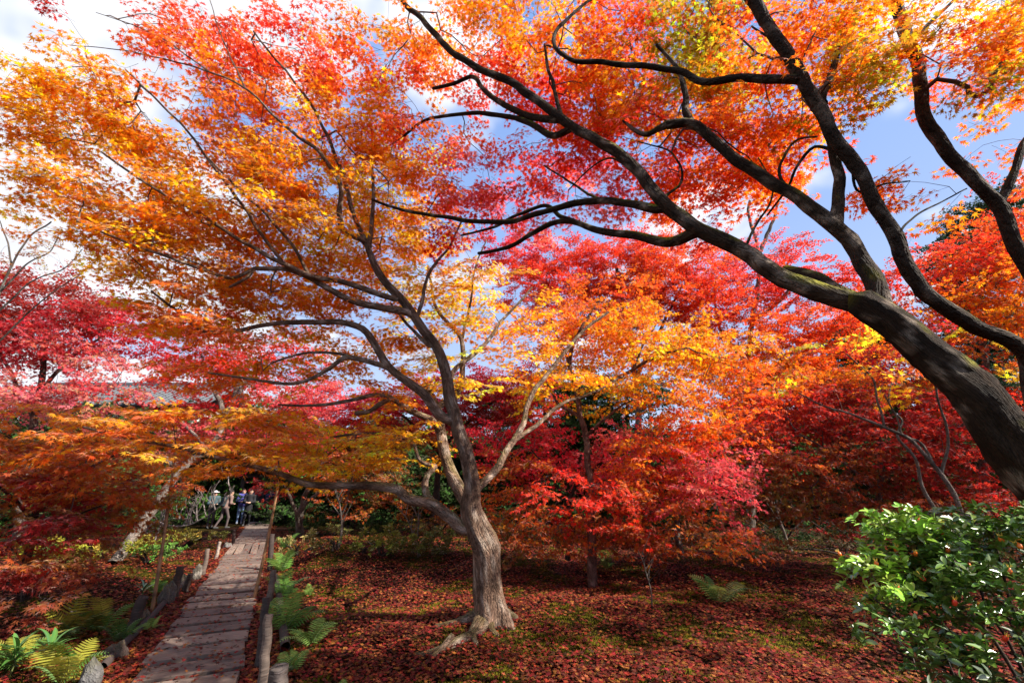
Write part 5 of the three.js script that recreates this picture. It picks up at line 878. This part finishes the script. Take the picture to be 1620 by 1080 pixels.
// ---------------------------------------------------------------- people waiting by the gate
const skinM = new THREE.MeshPhysicalMaterial({ roughness: 0.75, specularIntensity: 0.3, vertexColors: true }), mcMat = new THREE.MeshBasicMaterial();
function blobMesh(bones, res, box3, k) {
  const mc = new MarchingCubes(res, mcMat, false, false, 60000), size = box3.getSize(V(0, 0, 0)), ctr = box3.getCenter(V(0, 0, 0)), q = V(0, 0, 0), ab = V(0, 0, 0), ap = V(0, 0, 0); mc.isolation = 0; mc.reset();
  const pre = bones.map(([a, b, r0, r1]) => ({ a, ab: b.clone().sub(a), l2: Math.max(1e-9, b.distanceToSquared(a)), r0, r1 }));
  for (let z = 0; z < res; z++) for (let y = 0; y < res; y++) for (let x = 0; x < res; x++) {
    q.set((x - res / 2) / (res / 2) * size.x / 2 + ctr.x, (y - res / 2) / (res / 2) * size.y / 2 + ctr.y, (z - res / 2) / (res / 2) * size.z / 2 + ctr.z);
    let s = 0, mn = 1e9; const ds = [];
    for (const b of pre) { ap.subVectors(q, b.a); const t = clamp(ap.dot(b.ab) / b.l2, 0, 1), d = ap.addScaledVector(b.ab, -t).length() - lerp(b.r0, b.r1, t); ds.push(d); if (d < mn) mn = d; }
    if (mn < 0.12) { for (const d of ds) s += Math.exp(-(d - mn) / k); mn -= k * Math.log(s); }
    mc.field[x + y * res + z * res * res] = -mn;
  }
  mc.update(); const n = mc.count ?? mc.geometry.drawRange.count, pos = new Float32Array(mc.positionArray.subarray(0, n * 3)), nor = new Float32Array(mc.normalArray.subarray(0, n * 3));
  for (let i = 0; i < n; i++) { pos[i * 3] = pos[i * 3] * size.x / 2 + ctr.x; pos[i * 3 + 1] = pos[i * 3 + 1] * size.y / 2 + ctr.y; pos[i * 3 + 2] = pos[i * 3 + 2] * size.z / 2 + ctr.z; q.set(nor[i * 3] / size.x, nor[i * 3 + 1] / size.y, nor[i * 3 + 2] / size.z).normalize(); nor.set([q.x, q.y, q.z], i * 3); }
  const g = new THREE.BufferGeometry(); g.setAttribute('position', new THREE.BufferAttribute(pos, 3)); g.setAttribute('normal', new THREE.BufferAttribute(nor, 3)); return g;
}
function person(label, feet, headY, face, o) {
  const b = G(feet[0], feet[1]), Hh = Math.max(1.45, (P(feet[0], headY, -b.z).y - b.y)), s = Hh / 1.7, t = thing('person', label, 'person', b); t.rotation.y = face; t.scale.setScalar(s);
  const ln = o.lean ?? 0, st_ = o.stride ?? 0.08, v = (x, y, z) => V(x, y, z + ln * Math.max(0, y - 0.9)), hip = [-1, 1].map((k) => v(k * 0.085, 0.9, 0)), knee = [v(-0.095, 0.48, st_ * 0.6), v(0.095, 0.48, -st_ * 0.2)], ank = [v(-0.10, 0.075, st_ * 0.5), v(0.10, 0.075, -st_)];
  const sh = [-1, 1].map((k) => v(k * 0.175, 1.385, 0)), A = o.arms ?? 'down', el = [], wr = [];
  [-1, 1].forEach((k, i) => { if (A === 'front') { el.push(v(k * 0.23, 1.12, 0.05)); wr.push(v(k * 0.07, 1.08, 0.27)); } else if (A === 'phone' && i) { el.push(v(0.24, 1.15, 0.08)); wr.push(v(0.1, 1.36, 0.27)); } else { el.push(v(k * 0.245, 1.1, -0.02)); wr.push(v(k * 0.245, 0.86, 0.06)); } });
  const head = v(0, 1.585, 0.02), bones = [[v(0, 0.95, 0), v(0, 1.12, 0), 0.125, 0.12], [v(0, 1.12, 0), v(0, 1.34, 0), 0.12, 0.125], [sh[0], sh[1], 0.062, 0.062], [v(0, 1.36, 0), v(0, 1.5, 0.01), 0.06, 0.05], [v(0, 1.56, 0.015), v(0, 1.615, 0.015), 0.082, 0.088], [v(0, 1.53, 0.05), v(0, 1.53, 0.05), 0.05, 0.05], [v(0, 1.575, 0.1), v(0, 1.565, 0.112), 0.012, 0.014], [v(-0.085, 1.58, 0), v(-0.085, 1.6, 0), 0.018, 0.02], [v(0.085, 1.58, 0), v(0.085, 1.6, 0), 0.018, 0.02]];
  for (const i of [0, 1]) { bones.push([hip[i], knee[i], 0.085, 0.058], [knee[i], ank[i], 0.056, 0.04], [ank[i].clone().add(V(0, -0.035, -0.03)), ank[i].clone().add(V(0, -0.04, 0.15)), 0.04, 0.034], [sh[i], el[i], 0.052, 0.042], [el[i], wr[i], 0.04, 0.028]); const h = wr[i].clone().sub(el[i]).normalize(); bones.push([wr[i], wr[i].clone().addScaledVector(h, 0.07), 0.03, 0.032]); }
  const bx = new THREE.Box3(V(-0.42, -0.03, -0.36 + Math.min(0, ln)), V(0.42, 1.76, 0.44 + Math.max(0, ln * 0.9))), g = blobMesh(bones, 62, bx, 0.018);
  const col = (p) => { const y = p.y; if (y > 1.47) { const f = p.z - head.z; if (y > 1.585 && y < 1.61 && f > 0.07 && Math.abs(Math.abs(p.x) - 0.034) < 0.014) return C(0.03, 0.02, 0.02); if (y > 1.515 && y < 1.53 && f > 0.06 && Math.abs(p.x) < 0.03) return C(0.42, 0.13, 0.11); return C(0.40, 0.24, 0.175); } const arm = wr.some((w) => w.distanceTo(p) < 0.1) || wr.some((w, i) => w.clone().addScaledVector(w.clone().sub(el[i]).normalize(), 0.08).distanceTo(p) < 0.09); if (arm) return C(0.40, 0.24, 0.175); if (y < 0.1) return o.shoes ?? C(0.05, 0.05, 0.05); return o.trousers; };
  const paint = (g, f) => { const c = [], p = g.attributes.position, q = V(0, 0, 0); for (let i = 0; i < p.count; i++) { const k = f(q.fromBufferAttribute(p, i)); c.push(k.r, k.g, k.b); } g.setAttribute('color', new THREE.Float32BufferAttribute(c, 3)); return g; };
  paint(g, col);
  // five fingers on each hand, joined to the body's mesh
  const mb = new MB(); [0, 1].forEach((i) => { const h = wr[i].clone().sub(el[i]).normalize(), side = Math.abs(h.y) > 0.8 ? V(0, 0, 1) : V(1, 0, 0), sd = side.addScaledVector(h, -side.dot(h)).normalize(), cu = h.clone().cross(sd), p0 = wr[i].clone().addScaledVector(h, 0.085); [-0.027, -0.009, 0.009, 0.027].forEach((x, k) => { const l = [0.062, 0.075, 0.07, 0.055][k], a = p0.clone().addScaledVector(sd, x); mb.tube([a, a.clone().addScaledVector(h, l * 0.5).addScaledVector(cu, 0.008), a.clone().addScaledVector(h, l * 0.85).addScaledVector(cu, 0.03)], [0.009, 0.0085, 0.0075], 6, () => C(0.40, 0.24, 0.175)); }); const a = wr[i].clone().addScaledVector(h, 0.035).addScaledVector(sd, 0.025); mb.tube([a, a.clone().addScaledVector(sd, 0.022).addScaledVector(h, 0.02), a.clone().addScaledVector(sd, 0.03).addScaledVector(h, 0.055)], [0.011, 0.01, 0.008], 6, () => C(0.40, 0.24, 0.175)); });
  let fg = mb.geo(); fg = fg.toNonIndexed(); fg.deleteAttribute('uv'); part(t, 'body', mergeGeometries([g, fg]), skinM);
  const hemY = o.coat ? 0.62 : 0.86, cl = [[v(0, 0.95, 0), v(0, 1.12, 0), 0.155, 0.148], [v(0, 1.12, 0), v(0, 1.36, 0), 0.148, 0.14], [sh[0], sh[1], 0.085, 0.085]]; cl.push([v(0, hemY + 0.1, 0), v(0, 0.98, 0), o.coat ? 0.18 : 0.155, 0.155]);
  for (const i of [0, 1]) cl.push([sh[i], el[i], 0.072, 0.06], [el[i], el[i].clone().lerp(wr[i], 0.86), 0.06, 0.045]);
  const top = blobMesh(cl, 50, bx, 0.02), n0 = top.attributes.position; for (let i = 0; i < n0.count; i++) if (n0.getY(i) < hemY) n0.setY(i, hemY + 0.004 * n3(n0.getX(i) * 20, n0.getZ(i) * 20, 1));
  part(t, o.coat ? 'coat' : 'jacket', paint(top, (p) => o.top.clone().multiplyScalar(0.85 + 0.4 * fbm3(p.x * 7, p.y * 5, p.z * 7, 2))), skinM);
  const hr = [[head.clone().add(V(0, 0.035, -0.03)), head.clone().add(V(0, 0.04, 0.0)), 0.1, 0.1]]; if (o.long) hr.push([head.clone().add(V(0, 0.02, -0.05)), head.clone().add(V(0, -0.17, -0.07)), 0.09, 0.075]); const hb = new THREE.Box3(V(-0.16, 1.3, -0.26 + Math.min(0, ln)), V(0.16, 1.8, 0.22 + Math.max(0, ln)));
  const hg = blobMesh(hr, 34, hb, 0.02), hp = hg.attributes.position; for (let i = 0; i < hp.count; i++) if (hp.getZ(i) > head.z + 0.055 && hp.getY(i) < head.y + 0.06) hp.setZ(i, head.z + 0.03);
  part(t, o.hat ? 'hat' : 'hair', paint(hg, () => o.hat ?? o.hair ?? C(0.018, 0.013, 0.011)), skinM);
  if (o.hat) { const br = new THREE.CylinderGeometry(0.16, 0.175, 0.018, 22); br.translate(head.x, head.y + 0.06, head.z); paint(br, () => o.hat); part(t, 'hat_brim', br, skinM); }
  if (o.pack) { const pk = box(0.3, 0.42, 0.17, 0, 0, 0, 0.05); pk.rotateX(Math.atan(ln)); pk.translate(0, 1.18, -0.2 + ln * 0.28); paint(pk, () => o.pack); part(t, 'backpack', pk, skinM); for (const k of [-1, 1]) { const g2 = new THREE.TorusGeometry(0.15, 0.018, 6, 14, Math.PI); g2.rotateY(Math.PI / 2); g2.rotateZ(0); g2.translate(k * 0.11, 1.28, ln * 0.38 - 0.02); paint(g2, () => o.pack); part(t, 'strap', g2, skinM); } }
  if (o.bag) { const bg = box(0.26, 0.24, 0.09, 0.27, 0.78, 0.05, 0.03); paint(bg, () => o.bag); part(t, 'shoulder_bag', bg, skinM); }
}
const BLK = C(0.018, 0.017, 0.02), NAVY = C(0.03, 0.035, 0.09);
person('person in a bluish purple jacket and jeans, left in the group before the gate', [377, 829], 787, 0.5, { top: C(0.10, 0.09, 0.34), trousers: C(0.12, 0.17, 0.28), arms: 'front', shoes: C(0.3, 0.3, 0.32) });
person('person in a long black coat facing the camera beside the purple jacket', [388, 832], 784, 0.3, { top: BLK, trousers: BLK, coat: true, arms: 'front' });
person('person in a pale blue top standing behind the black coat in the gate', [397, 826], 789, -0.2, { top: C(0.22, 0.28, 0.42), trousers: BLK, arms: 'down', hair: C(0.1, 0.08, 0.08) });
person('person in black with bare ankles and long hair in the middle of the gate', [404, 829], 788, 0.1, { top: BLK, trousers: BLK, coat: true, long: true, arms: 'front', shoes: C(0.6, 0.5, 0.45) });
person('tall person in a navy jacket holding a phone, right in the gate', [422, 829], 779, 0.2, { top: NAVY, trousers: C(0.03, 0.035, 0.06), arms: 'phone' });
person('person in dark clothes half hidden behind the right bamboo pole', [440, 827], 793, -0.6, { top: C(0.05, 0.04, 0.055), trousers: BLK, arms: 'down', long: true });
person('leaning person in a beige jacket with a dark backpack, left of the path', [350, 836], 790, 2.6, { top: C(0.20, 0.13, 0.11), trousers: C(0.08, 0.06, 0.058), pack: C(0.02, 0.03, 0.035), lean: 0.25, stride: 0.28, arms: 'front' });
person('person in a white sun hat behind the bare white shrub', [330, 836], 787, 0.8, { top: C(0.05, 0.08, 0.09), trousers: C(0.08, 0.07, 0.07), hat: C(0.5, 0.46, 0.46), arms: 'front' });

renderer.render(scene, camera);
